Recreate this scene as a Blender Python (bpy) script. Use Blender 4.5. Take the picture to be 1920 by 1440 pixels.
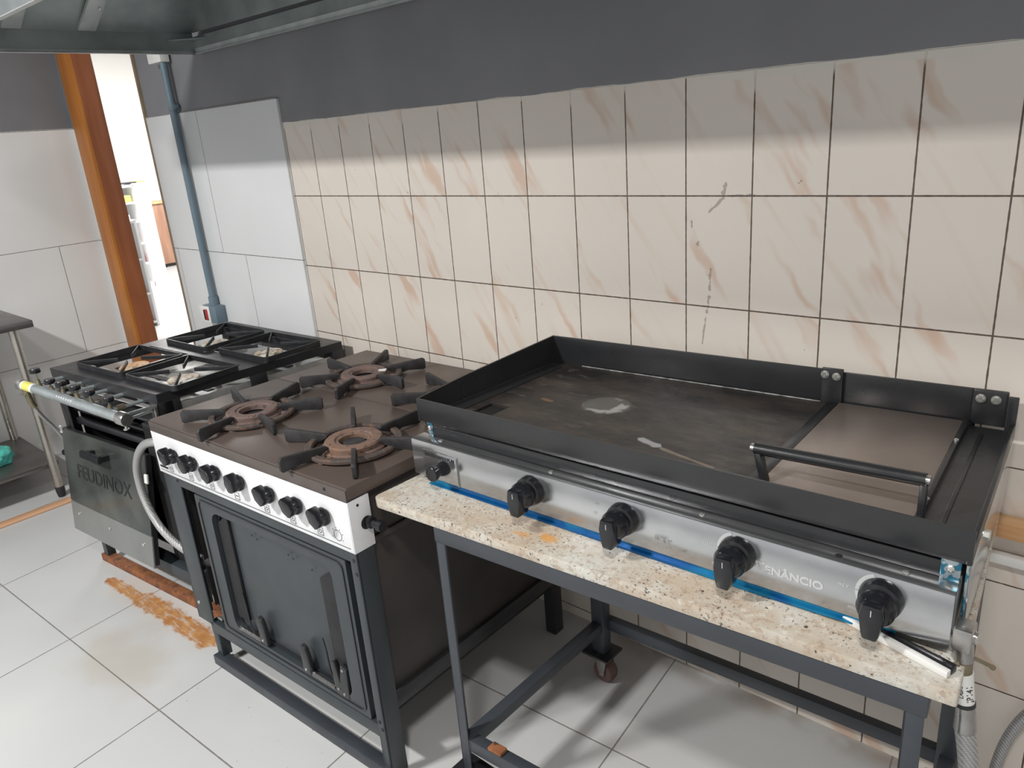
import bpy, bmesh, math, random
from mathutils import Vector, Matrix, noise
random.seed(4)
for o in list(bpy.data.objects): bpy.data.objects.remove(o)
SC = bpy.context.scene
COL = SC.collection
PI = math.pi

# ------------------------------------------------------------------ camera
cam_d = bpy.data.cameras.new('camera'); cam = bpy.data.objects.new('camera', cam_d); COL.objects.link(cam)
cam.rotation_mode = 'XYZ'
cam.matrix_world = (Matrix.Translation((2.5495, -1.6388, 1.5376)) @ Matrix.Rotation(math.radians(42.8125), 4, 'Z')
                    @ Matrix.Rotation(math.radians(71.0927), 4, 'X') @ Matrix.Rotation(math.radians(-4.6113), 4, 'Z'))
cam_d.sensor_width = 36.0; cam_d.sensor_fit = 'HORIZONTAL'
cam_d.lens = 36.0 * 1412.26 / 1920.0
cam_d.clip_start = 0.02; cam_d.clip_end = 100
SC.camera = cam

# ------------------------------------------------------------------ world, lamps, exposure
W = bpy.data.worlds.new('world'); SC.world = W; W.use_nodes = True
wn = W.node_tree.nodes; wl = W.node_tree.links; wn.clear()
w_out = wn.new('ShaderNodeOutputWorld'); w_bg = wn.new('ShaderNodeBackground'); w_tc = wn.new('ShaderNodeTexCoord')
w_sep = wn.new('ShaderNodeSeparateXYZ'); wl.new(w_tc.outputs['Generated'], w_sep.inputs[0])
w_m = wn.new('ShaderNodeMath'); w_m.operation = 'MULTIPLY_ADD'; w_m.inputs[1].default_value = -0.35; w_m.inputs[2].default_value = 0.5
wl.new(w_sep.outputs['X'], w_m.inputs[0])
w_r = wn.new('ShaderNodeValToRGB'); wl.new(w_m.outputs[0], w_r.inputs[0])
w_r.color_ramp.elements[0].position = 0.15; w_r.color_ramp.elements[0].color = (0.47, 0.455, 0.445, 1)
w_r.color_ramp.elements[1].position = 0.85; w_r.color_ramp.elements[1].color = (0.53, 0.54, 0.56, 1)
w_z = wn.new('ShaderNodeMapRange'); w_z.interpolation_type = 'SMOOTHSTEP'; wl.new(w_sep.outputs['Z'], w_z.inputs['Value'])
w_z.inputs['From Min'].default_value = 0.0; w_z.inputs['From Max'].default_value = 0.75; w_z.inputs['To Min'].default_value = 1.0; w_z.inputs['To Max'].default_value = 0.12
w_s = wn.new('ShaderNodeVectorMath'); w_s.operation = 'SCALE'; wl.new(w_r.outputs[0], w_s.inputs[0]); wl.new(w_z.outputs[0], w_s.inputs['Scale'])
wl.new(w_s.outputs[0], w_bg.inputs['Color']); w_bg.inputs['Strength'].default_value = 1.58
wl.new(w_bg.outputs[0], w_out.inputs['Surface'])

def area(name, loc, sx, sy, power, col=(1, 1, 1), rot=(0, 0, 0)):
    d = bpy.data.lights.new(name, 'AREA'); d.shape = 'RECTANGLE'; d.size = sx; d.size_y = sy
    d.energy = power; d.color = col
    o = bpy.data.objects.new(name, d); COL.objects.link(o); o.location = loc; o.rotation_euler = rot
    return o
area('ceiling_lamp_left', (0.35, -3.0, 2.9), 0.40, 0.18, 150, (1, 0.99, 0.97))
area('ceiling_lamp_right', (2.6, -1.98, 2.9), 0.35, 0.16, 44, (1, 0.97, 0.94))
area('far_room_lamp', (-5.6, 2.6, 3.2), 3.0, 3.0, 420, (1, 0.985, 0.96))
SC.view_settings.view_transform = 'Standard'; SC.view_settings.look = 'None'
SC.view_settings.exposure = 0.0; SC.view_settings.gamma = 1.0; SC.view_settings.use_curve_mapping = False

# ------------------------------------------------------------------ materials
def lin(c):
    return tuple((v / 255 / 12.92 if v / 255 <= 0.04045 else ((v / 255 + 0.055) / 1.055) ** 2.4) for v in c) + (1,)
class NT:
    """small helper around a node tree"""
    def __init__(s, name):
        s.m = bpy.data.materials.new(name); s.m.use_nodes = True
        s.n = s.m.node_tree.nodes; s.l = s.m.node_tree.links
        s.b = s.n['Principled BSDF']; s._pos = None
    def val(s, sock, v):
        if isinstance(v, bpy.types.NodeSocket): s.l.new(v, sock)
        elif isinstance(v, (tuple, list)) and sock.type == 'RGBA' and len(v) == 3: sock.default_value = tuple(v) + (1,)
        else: sock.default_value = v
    def pos(s):
        if s._pos is None:
            g = s.n.new('ShaderNodeNewGeometry'); s._pos = g.outputs['Position']
        return s._pos
    def obj(s):
        return s.n.new('ShaderNodeTexCoord').outputs['Object']
    def math(s, op, a, b=0.0, c=0.0, clamp=False):
        n = s.n.new('ShaderNodeMath'); n.operation = op; n.use_clamp = clamp
        s.val(n.inputs[0], a); s.val(n.inputs[1], b); s.val(n.inputs[2], c); return n.outputs[0]
    def sep(s, v):
        n = s.n.new('ShaderNodeSeparateXYZ'); s.l.new(v, n.inputs[0]); return n.outputs
    def comb(s, x, y, z):
        n = s.n.new('ShaderNodeCombineXYZ'); s.val(n.inputs[0], x); s.val(n.inputs[1], y); s.val(n.inputs[2], z); return n.outputs[0]
    def noise(s, v, scale, detail=3, rough=0.5):
        n = s.n.new('ShaderNodeTexNoise'); s.l.new(v, n.inputs['Vector']); n.inputs['Scale'].default_value = scale
        n.inputs['Detail'].default_value = detail; n.inputs['Roughness'].default_value = rough; return n.outputs['Fac']
    def white(s, v):
        n = s.n.new('ShaderNodeTexWhiteNoise'); n.noise_dimensions = '3D'; s.l.new(v, n.inputs['Vector']); return n.outputs
    def voro(s, v, scale):
        n = s.n.new('ShaderNodeTexVoronoi'); s.l.new(v, n.inputs['Vector']); n.inputs['Scale'].default_value = scale; return n.outputs
    def ramp(s, f, a, b):
        """smooth 0..1 between a and b"""
        n = s.n.new('ShaderNodeMapRange'); n.interpolation_type = 'SMOOTHSTEP'; s.val(n.inputs['Value'], f)
        n.inputs['From Min'].default_value = a; n.inputs['From Max'].default_value = b
        if a > b:
            n.inputs['From Min'].default_value = b; n.inputs['From Max'].default_value = a
            n.inputs['To Min'].default_value = 1; n.inputs['To Max'].default_value = 0
        return n.outputs[0]
    def mix(s, f, a, b):
        n = s.n.new('ShaderNodeMix'); n.data_type = 'RGBA'
        s.val(n.inputs[0], f); s.val(n.inputs[6], a); s.val(n.inputs[7], b); return n.outputs[2]
    def bump(s, h, dist=0.002, strength=1.0):
        n = s.n.new('ShaderNodeBump'); s.l.new(h, n.inputs['Height']); n.inputs['Distance'].default_value = dist
        n.inputs['Strength'].default_value = strength; s.l.new(n.outputs[0], s.b.inputs['Normal'])
    def mul(s, *a):
        r = a[0]
        for x in a[1:]: r = s.math('MULTIPLY', r, x)
        return r
    def blob(s, x, y, cx, cy, rx, ry, n=None, amp=0.0, soft=0.5):
        dx = s.math('DIVIDE', s.math('SUBTRACT', x, cx), rx); dy = s.math('DIVIDE', s.math('SUBTRACT', y, cy), ry)
        d = s.math('SQRT', s.math('ADD', s.math('MULTIPLY', dx, dx), s.math('MULTIPLY', dy, dy)))
        if n is not None: d = s.math('MULTIPLY_ADD', s.math('SUBTRACT', n, 0.5), amp, d)
        return s.ramp(d, 1.0, 1.0 - soft)
    def seg(s, x, y, p, q, r, n=None, amp=0.0, soft=0.5):
        px, py = p; ux, uy = q[0] - px, q[1] - py; L = math.hypot(ux, uy); ux /= L; uy /= L
        ax = s.math('SUBTRACT', x, px); ay = s.math('SUBTRACT', y, py)
        t = s.math('ADD', s.math('MULTIPLY', ax, ux), s.math('MULTIPLY', ay, uy))
        w = s.math('ABSOLUTE', s.math('SUBTRACT', s.math('MULTIPLY', ax, uy), s.math('MULTIPLY', ay, ux)))
        e = s.math('MAXIMUM', s.math('SUBTRACT', s.math('ABSOLUTE', s.math('SUBTRACT', t, L / 2)), L / 2), 0.0)
        d = s.math('DIVIDE', s.math('ADD', w, e), r)
        if n is not None: d = s.math('MULTIPLY_ADD', s.math('SUBTRACT', n, 0.5), amp, d)
        return s.ramp(d, 1.0, 1.0 - soft)
    def fin(s, col, rough=0.5, metal=0.0, spec=None):
        s.val(s.b.inputs['Base Color'], col); s.val(s.b.inputs['Roughness'], rough); s.val(s.b.inputs['Metallic'], metal)
        if spec is not None: s.b.inputs['Specular IOR Level'].default_value = spec
        return s.m

def simple(name, c, rough=0.5, metal=0.0, var=0.12, scale=14, bump=0.0, spec=None, rvar=0.12):
    t = NT(name); o = t.pos(); n = t.noise(o, scale, 4)
    c = lin(c); d = tuple(max(0, v * (1 - var)) for v in c[:3]) + (1,); e = tuple(min(1, v * (1 + var)) for v in c[:3]) + (1,)
    r = t.math('MULTIPLY_ADD', t.math('SUBTRACT', t.noise(o, scale * 2.3, 3), 0.5), rvar * 2, rough, True)
    if bump: t.bump(t.noise(o, scale * 12, 3), bump)
    return t.fin(t.mix(t.ramp(n, 0.3, 0.7), d, e), r, metal, spec)

def tile_mat(name, x0, pw, z0, ph, base, grout, gw, axis='x', veins=False, offs=None, rough=0.22, paint_z=None):
    """wall tiles drawn in world metres: columns along axis, rows counted down from z0"""
    t = NT(name); px, py, pz = t.sep(t.pos())
    a = px if axis == 'x' else py
    row = t.math('FLOOR', t.math('DIVIDE', t.math('SUBTRACT', z0, pz), ph))
    sh = 0.0
    if offs:                                   # per row shift of the vertical joints
        for i, v in enumerate(offs):
            m = t.math('COMPARE', row, float(i), 0.1)
            sh = t.math('MULTIPLY', m, v) if i == 0 else t.math('ADD', sh, t.math('MULTIPLY', m, v))
        a = t.math('SUBTRACT', a, sh)
    u = t.math('DIVIDE', t.math('SUBTRACT', a, x0), pw); v = t.math('DIVIDE', t.math('SUBTRACT', z0, pz), ph)
    cu = t.math('FLOOR', u)
    fu = t.math('FRACT', u); fv = t.math('FRACT', v)
    du = t.math('MULTIPLY', t.math('MINIMUM', fu, t.math('SUBTRACT', 1.0, fu)), pw)
    dv = t.math('MULTIPLY', t.math('MINIMUM', fv, t.math('SUBTRACT', 1.0, fv)), ph)
    fine = t.noise(t.pos(), 60, 3)
    d = t.math('MULTIPLY_ADD', t.math('SUBTRACT', fine, 0.5), gw * 0.8, t.math('MINIMUM', du, dv))
    g = t.ramp(d, gw, gw * 0.45)
    big = t.noise(t.pos(), 2.2, 2)
    b = lin(base); col = t.mix(t.ramp(big, 0.3, 0.75), tuple(c * 0.95 for c in b[:3]) + (1,), b)
    if veins:
        rnd = t.white(t.comb(cu, row, 0.0))
        ca, sa = math.cos(math.radians(-57)), math.sin(math.radians(-57))
        # along the streak and across it
        al = t.math('ADD', t.math('MULTIPLY', px, ca), t.math('MULTIPLY', pz, sa))
        ac = t.math('SUBTRACT', t.math('MULTIPLY', pz, ca), t.math('MULTIPLY', px, sa))
        rr = t.math('MULTIPLY', rnd['Value'], 7.0)
        warp = t.math('MULTIPLY', t.noise(t.pos(), 11, 2), 0.05)
        vec = t.comb(t.math('MULTIPLY', al, 3.0), t.math('MULTIPLY', t.math('ADD', ac, warp), 17.0), rr)
        st = t.ramp(t.noise(vec, 1.0, 2, 0.5), 0.575, 0.74)
        vec2 = t.comb(t.math('MULTIPLY', al, 2.0), t.math('MULTIPLY', ac, 30.0), t.math('ADD', rr, 3.3))
        st2 = t.ramp(t.noise(vec2, 1.0, 1, 0.5), 0.6, 0.8)
        s = t.math('ADD', t.math('MULTIPLY', st, 0.62), t.math('MULTIPLY', st2, 0.22), clamp=True)
        col = t.mix(s, col, lin((196, 158, 132)))
        ch = t.ramp(t.noise(t.pos(), 38, 2, 0.4), 0.775, 0.80)       # small chips in the glaze
        col = t.mix(t.math('MULTIPLY', ch, 0.75), col, lin((120, 108, 98)))
        for p, q, r in (((1.735, 1.345), (1.700, 1.312), .0035), ((1.655, 1.29), (1.655, 1.275), .0022), ((1.668, 1.236), (1.672, 1.234), .006),
                        ((1.705, 1.178), (1.703, 1.125), .0030), ((1.703, 1.112), (1.696, 1.070), .0036), ((1.694, 1.058), (1.684, .99), .0022),
                        ((1.735, 1.352), (1.74, 1.375), .0045), ((1.745, 1.349), (1.81, 1.350), .0032)):
            k = t.seg(px, pz, p, q, r, t.noise(t.pos(), 75, 2), 4.5, 0.4)
            col = t.mix(t.math('MULTIPLY', k, 0.55), col, lin((112, 102, 94)))
    gc = lin(grout)
    if paint_z is not None:
        wh = t.ramp(t.math('MULTIPLY_ADD', t.math('SUBTRACT', t.noise(t.pos(), 4.0, 2), 0.5), 0.16, pz), paint_z - 0.035, paint_z - 0.02)
        gc = t.mix(wh, gc, lin((205, 198, 190)))
    col = t.mix(g, col, gc)
    if paint_z is not None:
        wob = t.math('MULTIPLY_ADD', t.math('SUBTRACT', t.noise(t.pos(), 7, 3), 0.5), 0.014, pz)
        wid = t.math('MULTIPLY_ADD', t.math('SUBTRACT', t.noise(t.pos(), 2.1, 2), 0.52), 0.16, wob)
        col = t.mix(t.ramp(wid, paint_z - 0.010, paint_z - 0.004), col, lin((214, 208, 200)))
        pm = t.ramp(wob, paint_z, paint_z + 0.002)
        col = t.mix(pm, col, t.mix(t.ramp(t.noise(t.pos(), 2.5, 3), 0.3, 0.7), lin((118, 119, 123)), lin((128, 129, 133))))
        rr = t.math('MULTIPLY_ADD', pm, 0.35, rough); g = t.math('MULTIPLY', g, t.math('SUBTRACT', 1.0, pm))
    else:
        rr = rough
    t.bump(t.math('SUBTRACT', 1.0, g), 0.0012, 0.8)
    return t.fin(col, t.math('MULTIPLY_ADD', g, 0.4, rr, True))

M = {}
M['beige'] = tile_mat('beige_marbled_tiles', 0.0, 0.164, 1.611, 0.2629, (219, 211, 201), (92, 78, 68), 0.0022, veins=True, paint_z=1.609)
M['white_tile'] = tile_mat('large_white_tiles', -0.618, 0.618, 1.695, 0.589, (222, 224, 225), (120, 118, 114), 0.0019, offs=[0, 0.185, 0.06])
M['white_tile_side'] = tile_mat('large_white_tiles_side', -0.60, 0.618, 1.697, 0.589, (230, 230, 229), (120, 118, 114), 0.0019, axis='y', offs=[0, -0.235, 0.075])
def paint():
    t = NT('grey_wall_paint'); p = t.pos()
    n = t.noise(p, 2.5, 3); col = t.mix(t.ramp(n, 0.3, 0.7), lin((118, 119, 123)), lin((128, 129, 133)))
    v = t.sep(p); st = t.noise(t.comb(t.math('MULTIPLY', v[0], 30.0), v[1], t.math('MULTIPLY', v[2], 2.0)), 1, 3)
    t.bump(st, 0.0015, 0.5)
    return t.fin(col, 0.55)
M['paint'] = paint()
def floor_mat():
    t = NT('light_floor_tiles'); px, py, pz = t.sep(t.pos())
    S = 0.6005; a = math.radians(3.5); b = math.radians(96.0); ox, oy = 0.509, -1.066
    e1 = (math.cos(a) * S, math.sin(a) * S); e2 = (math.cos(b) * S, math.sin(b) * S)
    det = e1[0] * e2[1] - e1[1] * e2[0]
    dx = t.math('SUBTRACT', px, ox); dy = t.math('SUBTRACT', py, oy)
    u = t.math('DIVIDE', t.math('SUBTRACT', t.math('MULTIPLY', dx, e2[1]), t.math('MULTIPLY', dy, e2[0])), det)
    v = t.math('DIVIDE', t.math('SUBTRACT', t.math('MULTIPLY', dy, e1[0]), t.math('MULTIPLY', dx, e1[1])), det)
    fu = t.math('FRACT', t.math('ADD', u, 100.0)); fv = t.math('FRACT', t.math('ADD', v, 100.0))
    fine = t.noise(t.pos(), 45, 3)
    d = t.math('MULTIPLY', t.math('MINIMUM', t.math('MINIMUM', fu, t.math('SUBTRACT', 1.0, fu)), t.math('MINIMUM', fv, t.math('SUBTRACT', 1.0, fv))), S)
    d = t.math('MULTIPLY_ADD', t.math('SUBTRACT', fine, 0.5), 0.0016, d)
    g = t.ramp(d, 0.0026, 0.0014)
    col = t.mix(t.ramp(t.noise(t.pos(), 1.4, 3), 0.3, 0.75), lin((190, 191, 191)), lin((199, 200, 199)))
    n1 = t.noise(t.pos(), 26, 5, 0.7); n2 = t.noise(t.pos(), 6, 3)
    # worn beige patch in front of the stoves
    bl = t.blob(px, py, 0.16, -1.03, 0.36, 0.17, n2, 1.6, 0.9)
    col = t.mix(t.math('MULTIPLY', bl, 0.5), col, lin((176, 166, 150)))
    # dirt under the table by the wall
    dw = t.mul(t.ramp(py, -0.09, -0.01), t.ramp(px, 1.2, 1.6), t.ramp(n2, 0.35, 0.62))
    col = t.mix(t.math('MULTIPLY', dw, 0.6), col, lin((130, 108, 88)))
    col = t.mix(g, col, lin((128, 124, 118)))
    # orange rust trace left by the old stove foot
    r1 = t.seg(px, py, (-0.36, -0.862), (-0.10, -0.846), 0.028, n1, 1.5, 0.4)
    r2 = t.seg(px, py, (-0.13, -0.838), (0.34, -0.812), 0.045, n1, 1.5, 0.4)
    rm = t.math('MAXIMUM', r1, r2)
    streak = t.ramp(t.noise(t.comb(t.math('MULTIPLY', px, 4.0), t.math('MULTIPLY', py, 24.0), 0.0), 3.0, 4, 0.7), 0.36, 0.52)
    rc = t.mix(t.ramp(n1, 0.4, 0.65), lin((158, 98, 46)), lin((188, 136, 76)))
    col = t.mix(t.math('MULTIPLY', rm, t.math('MULTIPLY_ADD', streak, 0.6, 0.4)), col, rc)
    halo = t.seg(px, py, (-0.3, -0.85), (0.34, -0.81), 0.09, n1, 1.6, 0.9)
    col = t.mix(t.math('MULTIPLY', halo, 0.20), col, lin((214, 178, 134)))
    # black specks
    sp = t.mul(t.ramp(t.noise(t.pos(), 110, 2), 0.73, 0.76), t.ramp(t.math('ABSOLUTE', t.math('ADD', py, 0.90)), 0.20, 0.05), t.ramp(px, 0.3, 0.6))
    col = t.mix(t.math('MULTIPLY', sp, 0.9), col, lin((70, 62, 54)))
    t.bump(t.math('SUBTRACT', 1.0, g), 0.001, 0.7)
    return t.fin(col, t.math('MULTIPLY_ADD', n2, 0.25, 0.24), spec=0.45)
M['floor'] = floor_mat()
def wood(name, c1, c2, axis=2, rough=0.42):
    t = NT(name); v = t.sep(t.pos()); k = [14.0, 14.0, 14.0]; k[axis] = 1.1
    vec = t.comb(t.math('MULTIPLY', v[0], k[0]), t.math('MULTIPLY', v[1], k[1]), t.math('MULTIPLY', v[2], k[2]))
    n = t.noise(vec, 1.6, 4, 0.6); n2 = t.noise(t.pos(), 3.0, 2)
    col = t.mix(t.ramp(n, 0.3, 0.72), lin(c1), lin(c2))
    col = t.mix(t.math('MULTIPLY', t.ramp(n2, 0.6, 0.75), 0.3), col, tuple(x * 0.6 for x in lin(c1)[:3]) + (1,))
    return t.fin(col, rough)
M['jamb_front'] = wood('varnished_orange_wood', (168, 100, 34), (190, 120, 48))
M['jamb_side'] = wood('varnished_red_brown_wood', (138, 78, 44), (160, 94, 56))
M['strip'] = wood('pale_orange_wood', (206, 158, 122), (222, 178, 142), axis=1)
M['brown_wood'] = wood('brown_veneer', (150, 112, 92), (172, 132, 110))
M['light_wood'] = wood('raw_pine', (196, 146, 100), (226, 184, 138), axis=0)
M['trim_brown'] = simple('brown_edge', (128, 112, 92), 0.6)
M['white_wall'] = simple('white_far_wall', (238, 236, 232), 0.7, var=0.02, scale=2)
M['white_board'] = simple('white_board', (236, 236, 236), 0.45, var=0.02, scale=3)
M['galv'] = simple('galvanised_hood_sheet', (150, 158, 158), 0.36, 0.45, var=0.22, scale=5, rvar=0.10)
M['galv_light'] = simple('galvanised_bright_edge', (186, 192, 192), 0.4, 0.3, var=0.12, scale=12)
M['galv_pipe'] = simple('galvanised_gas_pipe', (168, 176, 178), 0.38, 0.6, var=0.10, scale=20)
M['conduit'] = simple('blue_grey_plastic', (104, 122, 134), 0.38, var=0.08, scale=8)
M['white_plastic'] = simple('white_plastic', (226, 226, 222), 0.35, var=0.02)
M['red'] = simple('red_switch', (176, 40, 46), 0.4, var=0.03)
M['black_plastic'] = simple('black_bakelite', (26, 27, 31), 0.25, var=0.1, rvar=0.08)
M['black_mark'] = simple('black_print', (22, 22, 26), 0.5, var=0.05)
M['black_paint'] = simple('black_stove_enamel', (40, 41, 44), 0.36, var=0.14, scale=9, bump=0.0002)
M['slate_paint'] = simple('slate_grey_enamel', (51, 57, 61), 0.38, var=0.07, scale=5)
M['dark_void'] = simple('dark_recess_shade', (30, 30, 32), 0.7, var=0.2)  # dark tone for oven interiors; painted shade in holes and door troughs
M['side_panel'] = simple('dark_sooty_sheet', (50, 46, 44), 0.5, var=0.25, scale=4)
M['white_enamel'] = simple('white_enamel', (226, 227, 229), 0.28, var=0.02, scale=6)
M['brown_enamel'] = simple('brown_stove_enamel', (88, 77, 71), 0.40, 0.1, var=0.06, scale=5, rvar=0.06)
M['brown_lip'] = simple('brown_enamel_lip', (84, 76, 72), 0.36, var=0.06)
M['cast'] = simple('black_cast_iron', (50, 49, 50), 0.6, 0.1, var=0.3, scale=30, bump=0.0008)
M['flatbar'] = simple('black_flat_bar', (40, 41, 44), 0.45, 0.1, var=0.3, scale=24)
M['steel'] = simple('brushed_stainless_leg', (176, 172, 164), 0.30, 0.85, var=0.10, scale=10)
M['steel_top'] = simple('stainless_table_top', (120, 118, 116), 0.34, 0.8, var=0.12, scale=6)
M['brass'] = simple('dull_brass', (134, 126, 104), 0.45, 0.7, var=0.15, scale=40)
M['bolt'] = simple('zinc_bolt', (205, 205, 200), 0.28, 0.85, var=0.1, scale=60)
M['chrome'] = simple('zinc_fitting', (170, 168, 166), 0.3, 0.9, var=0.1, scale=40)
M['table_paint'] = simple('dark_blue_grey_tube', (56, 60, 66), 0.42, var=0.10, scale=8)
M['rubber'] = simple('dark_rubber', (40, 42, 44), 0.6)
M['wheel'] = simple('red_brown_caster_wheel', (98, 74, 68), 0.5)
M['teal'] = simple('teal_plastic_bag', (84, 186, 174), 0.4, var=0.25, scale=30)
M['yellow'] = simple('yellow_sticker', (222, 216, 110), 0.45, var=0.05)
M['lamp_black'] = simple('black_griddle_paint', (38, 39, 41), 0.30, var=0.12, scale=7, bump=0.0002)
M['grey_print'] = simple('pale_grey_print', (186, 188, 188), 0.4, var=0.04)
M['sheet_white'] = simple('bright_tin_sheet', (206, 206, 204), 0.35, 0.5, var=0.15, scale=10)
M['dark_text'] = simple('etched_dark_text', (30, 31, 34), 0.5)

def rust(name, a, b, c, scale=16, rough=0.85):
    t = NT(name); n = t.noise(t.pos(), scale, 5, 0.65); n2 = t.noise(t.pos(), scale * 3.1, 4, 0.6)
    col = t.mix(t.ramp(n, 0.38, 0.62), lin(a), lin(b)); col = t.mix(t.ramp(n2, 0.55, 0.66), col, lin(c))
    t.bump(n2, 0.001, 0.8); return t.fin(col, rough)
M['rust_bar'] = rust('rusty_steel_bar', (116, 72, 46), (146, 92, 56), (76, 56, 46))
M['rust_ring'] = rust('rusty_cast_burner', (104, 87, 84), (114, 94, 86), (70, 61, 58), 26)
M['rust_ring_or'] = rust('orange_rusty_cast_burner', (112, 92, 84), (124, 97, 80), (66, 58, 54), 26)
M['burner_cap'] = rust('stained_enamel_burner_cap', (212, 206, 192), (170, 150, 126), (70, 60, 54), 22, 0.5)
M['burner_cap_or'] = rust('orange_stained_burner_cap', (206, 152, 96), (190, 168, 138), (84, 66, 52), 20, 0.5)
M['grate_ring'] = rust('charred_cast_ring', (66, 62, 60), (84, 72, 66), (110, 80, 64), 24)

def granite():
    t = NT('speckled_beige_granite'); p = t.pos(); px, py, pz = t.sep(p)
    n = t.noise(p, 7, 4); col = t.mix(t.ramp(n, 0.35, 0.65), lin((180, 166, 148)), lin((196, 195, 187)))
    n2 = t.noise(p, 60, 5, 0.7); col = t.mix(t.math('MULTIPLY', t.ramp(n2, 0.50, 0.62), 0.6), col, lin((158, 136, 116)))
    n5 = t.noise(p, 85, 4, 0.7); col = t.mix(t.math('MULTIPLY', t.ramp(n5, 0.56, 0.64), 0.5), col, lin((222, 220, 212)))
    n3 = t.noise(p, 170, 3, 0.6); gate = t.ramp(t.noise(p, 14, 2), 0.40, 0.60)
    col = t.mix(t.mul(t.ramp(n3, 0.585, 0.64), t.math('MULTIPLY_ADD', gate, 0.6, 0.3)), col, lin((72, 62, 56)))
    n4 = t.noise(p, 75, 2, 0.5); col = t.mix(t.math('MULTIPLY', t.ramp(n4, 0.70, 0.74), 0.9), col, lin((52, 44, 42)))
    nz = t.noise(p, 30, 4)
    r = t.math('MAXIMUM', t.blob(px, py, 1.715, -0.672, 0.034, 0.020, nz, 1.3, 0.5), t.math('MULTIPLY', t.blob(px, py, 1.665, -0.690, 0.030, 0.012, nz, 1.4, 0.6), 0.7))
    col = t.mix(t.math('MULTIPLY', r, 0.8), col, lin((204, 146, 72)))
    col = t.mix(t.math('MULTIPLY', t.blob(px, py, 1.675, -0.660, 0.028, 0.014, nz, 1.4, 0.6), 0.6), col, lin((118, 102, 92)))
    return t.fin(col, 0.26, spec=0.5)
M['granite'] = granite()
M['hole_dark'] = simple('painted_hole_dark', (10, 10, 10), 0.9)  # flat black painted in as the darkness of the grease hole
M['weld'] = simple('dull_weld', (128, 128, 126), 0.55, 0.6, var=0.5, scale=60)
def plate():
    t = NT('seasoned_griddle_plate'); p = t.pos(); px, py, pz = t.sep(p)
    n = t.noise(t.comb(t.math('MULTIPLY', px, 3.0), t.math('MULTIPLY', py, 7.0), 0.0), 2.0, 5, 0.65)
    col = t.mix(t.ramp(n, 0.35, 0.7), lin((44, 42, 42)), lin((74, 66, 60)))
    m = t.noise(t.comb(t.math('MULTIPLY', px, 9.0), t.math('MULTIPLY', py, 22.0), 0.0), 2.0, 4, 0.6)
    left = t.ramp(px, 1.95, 1.6)
    col = t.mix(t.mul(t.ramp(m, 0.56, 0.68), left, 0.5), col, lin((104, 96, 90)))
    nz = t.noise(p, 24, 4)
    b1 = t.blob(px, py, 1.625, -0.335, 0.060, 0.055, nz, 0.7, 0.25)
    col = t.mix(t.math('MULTIPLY', b1, 0.75), col, lin((104, 104, 102)))
    rim = t.mul(b1, t.ramp(nz, 0.42, 0.5), t.ramp(t.blob(px, py, 1.610, -0.330, 0.050, 0.050, nz, 0.7, 0.4), 0.7, 0.1))  # pale highlight painted along the edge of the grey spot
    col = t.mix(t.math('MULTIPLY', rim, 0.8), col, lin((180, 180, 178)))
    b2 = t.seg(px, py, (1.790, -0.455), (1.835, -0.466), 0.011, nz, 2.2, 0.5)  # another painted highlight shape on the plate
    col = t.mix(b2, col, lin((158, 160, 162)))
    b3 = t.seg(px, py, (1.85, -0.474), (1.97, -0.500), 0.005, nz, 2.4, 0.4)
    col = t.mix(t.math('MULTIPLY', b3, 0.8), col, lin((128, 116, 102)))
    b4 = t.seg(px, py, (1.47, -0.372), (1.50, -0.376), 0.008, nz, 1.4, 0.5)
    col = t.mix(t.math('MULTIPLY', b4, 0.7), col, lin((132, 104, 78)))
    t.bump(t.noise(p, 60, 4), 0.0010, 0.8)
    return t.fin(col, t.math('MULTIPLY_ADD', m, 0.35, 0.22, True), 0.35)
M['plate'] = plate()
M['plate_grey'] = simple('smooth_grey_steel_plate', (142, 131, 124), 0.34, 0.55, var=0.07, scale=7, rvar=0.08)
def stainless():
    t = NT('fingerprinted_stainless_panel'); p = t.pos(); px, py, pz = t.sep(p)
    n = t.noise(t.comb(t.math('MULTIPLY', px, 5.0), py, t.math('MULTIPLY', pz, 9.0)), 2.0, 3)
    col = t.mix(t.ramp(n, 0.3, 0.7), lin((176, 178, 180)), lin((192, 193, 194)))
    sm = t.mul(t.ramp(t.noise(p, 45, 4, 0.6), 0.52, 0.62), t.math('ADD', t.blob(px, pz, 1.95, 0.825, 0.07, 0.016, n, 1.0, 0.7), t.blob(px, pz, 1.80, 0.85, 0.04, 0.02, n, 1.0, 0.7), clamp=True))
    col = t.mix(t.math('MULTIPLY', sm, 0.5), col, lin((70, 68, 66)))
    return t.fin(col, t.math('MULTIPLY_ADD', n, 0.06, 0.15), 0.92)
M['stainless'] = stainless()
def bluefilm():
    t = NT('blue_protective_film'); p = t.pos(); n = t.noise(p, 9, 3)
    col = t.mix(t.ramp(n, 0.45, 0.6), lin((8, 82, 138)), lin((26, 122, 162)))
    return t.fin(col, 0.22, 0.3)
M['blue'] = bluefilm()
def film_patch():
    t = NT('torn_blue_film_on_zinc'); p = t.pos(); n = t.noise(p, 90, 3)
    return t.fin(t.mix(t.ramp(n, 0.46, 0.54), lin((44, 104, 128)), lin((150, 160, 164))), 0.25, 0.5)
M['film_patch'] = film_patch()
def glass():
    t = NT('smoked_oven_glass'); p = t.pos(); px, py, pz = t.sep(p); n = t.noise(p, 5, 3)
    col = t.mix(t.ramp(n, 0.3, 0.7), lin((62, 66, 66)), lin((92, 96, 92)))
    return t.fin(col, 0.16, 0.35)
M['glass'] = glass()
M['door_metal'] = simple('satin_grey_metal', (140, 142, 140), 0.32, 0.5, var=0.08, scale=5)
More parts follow.
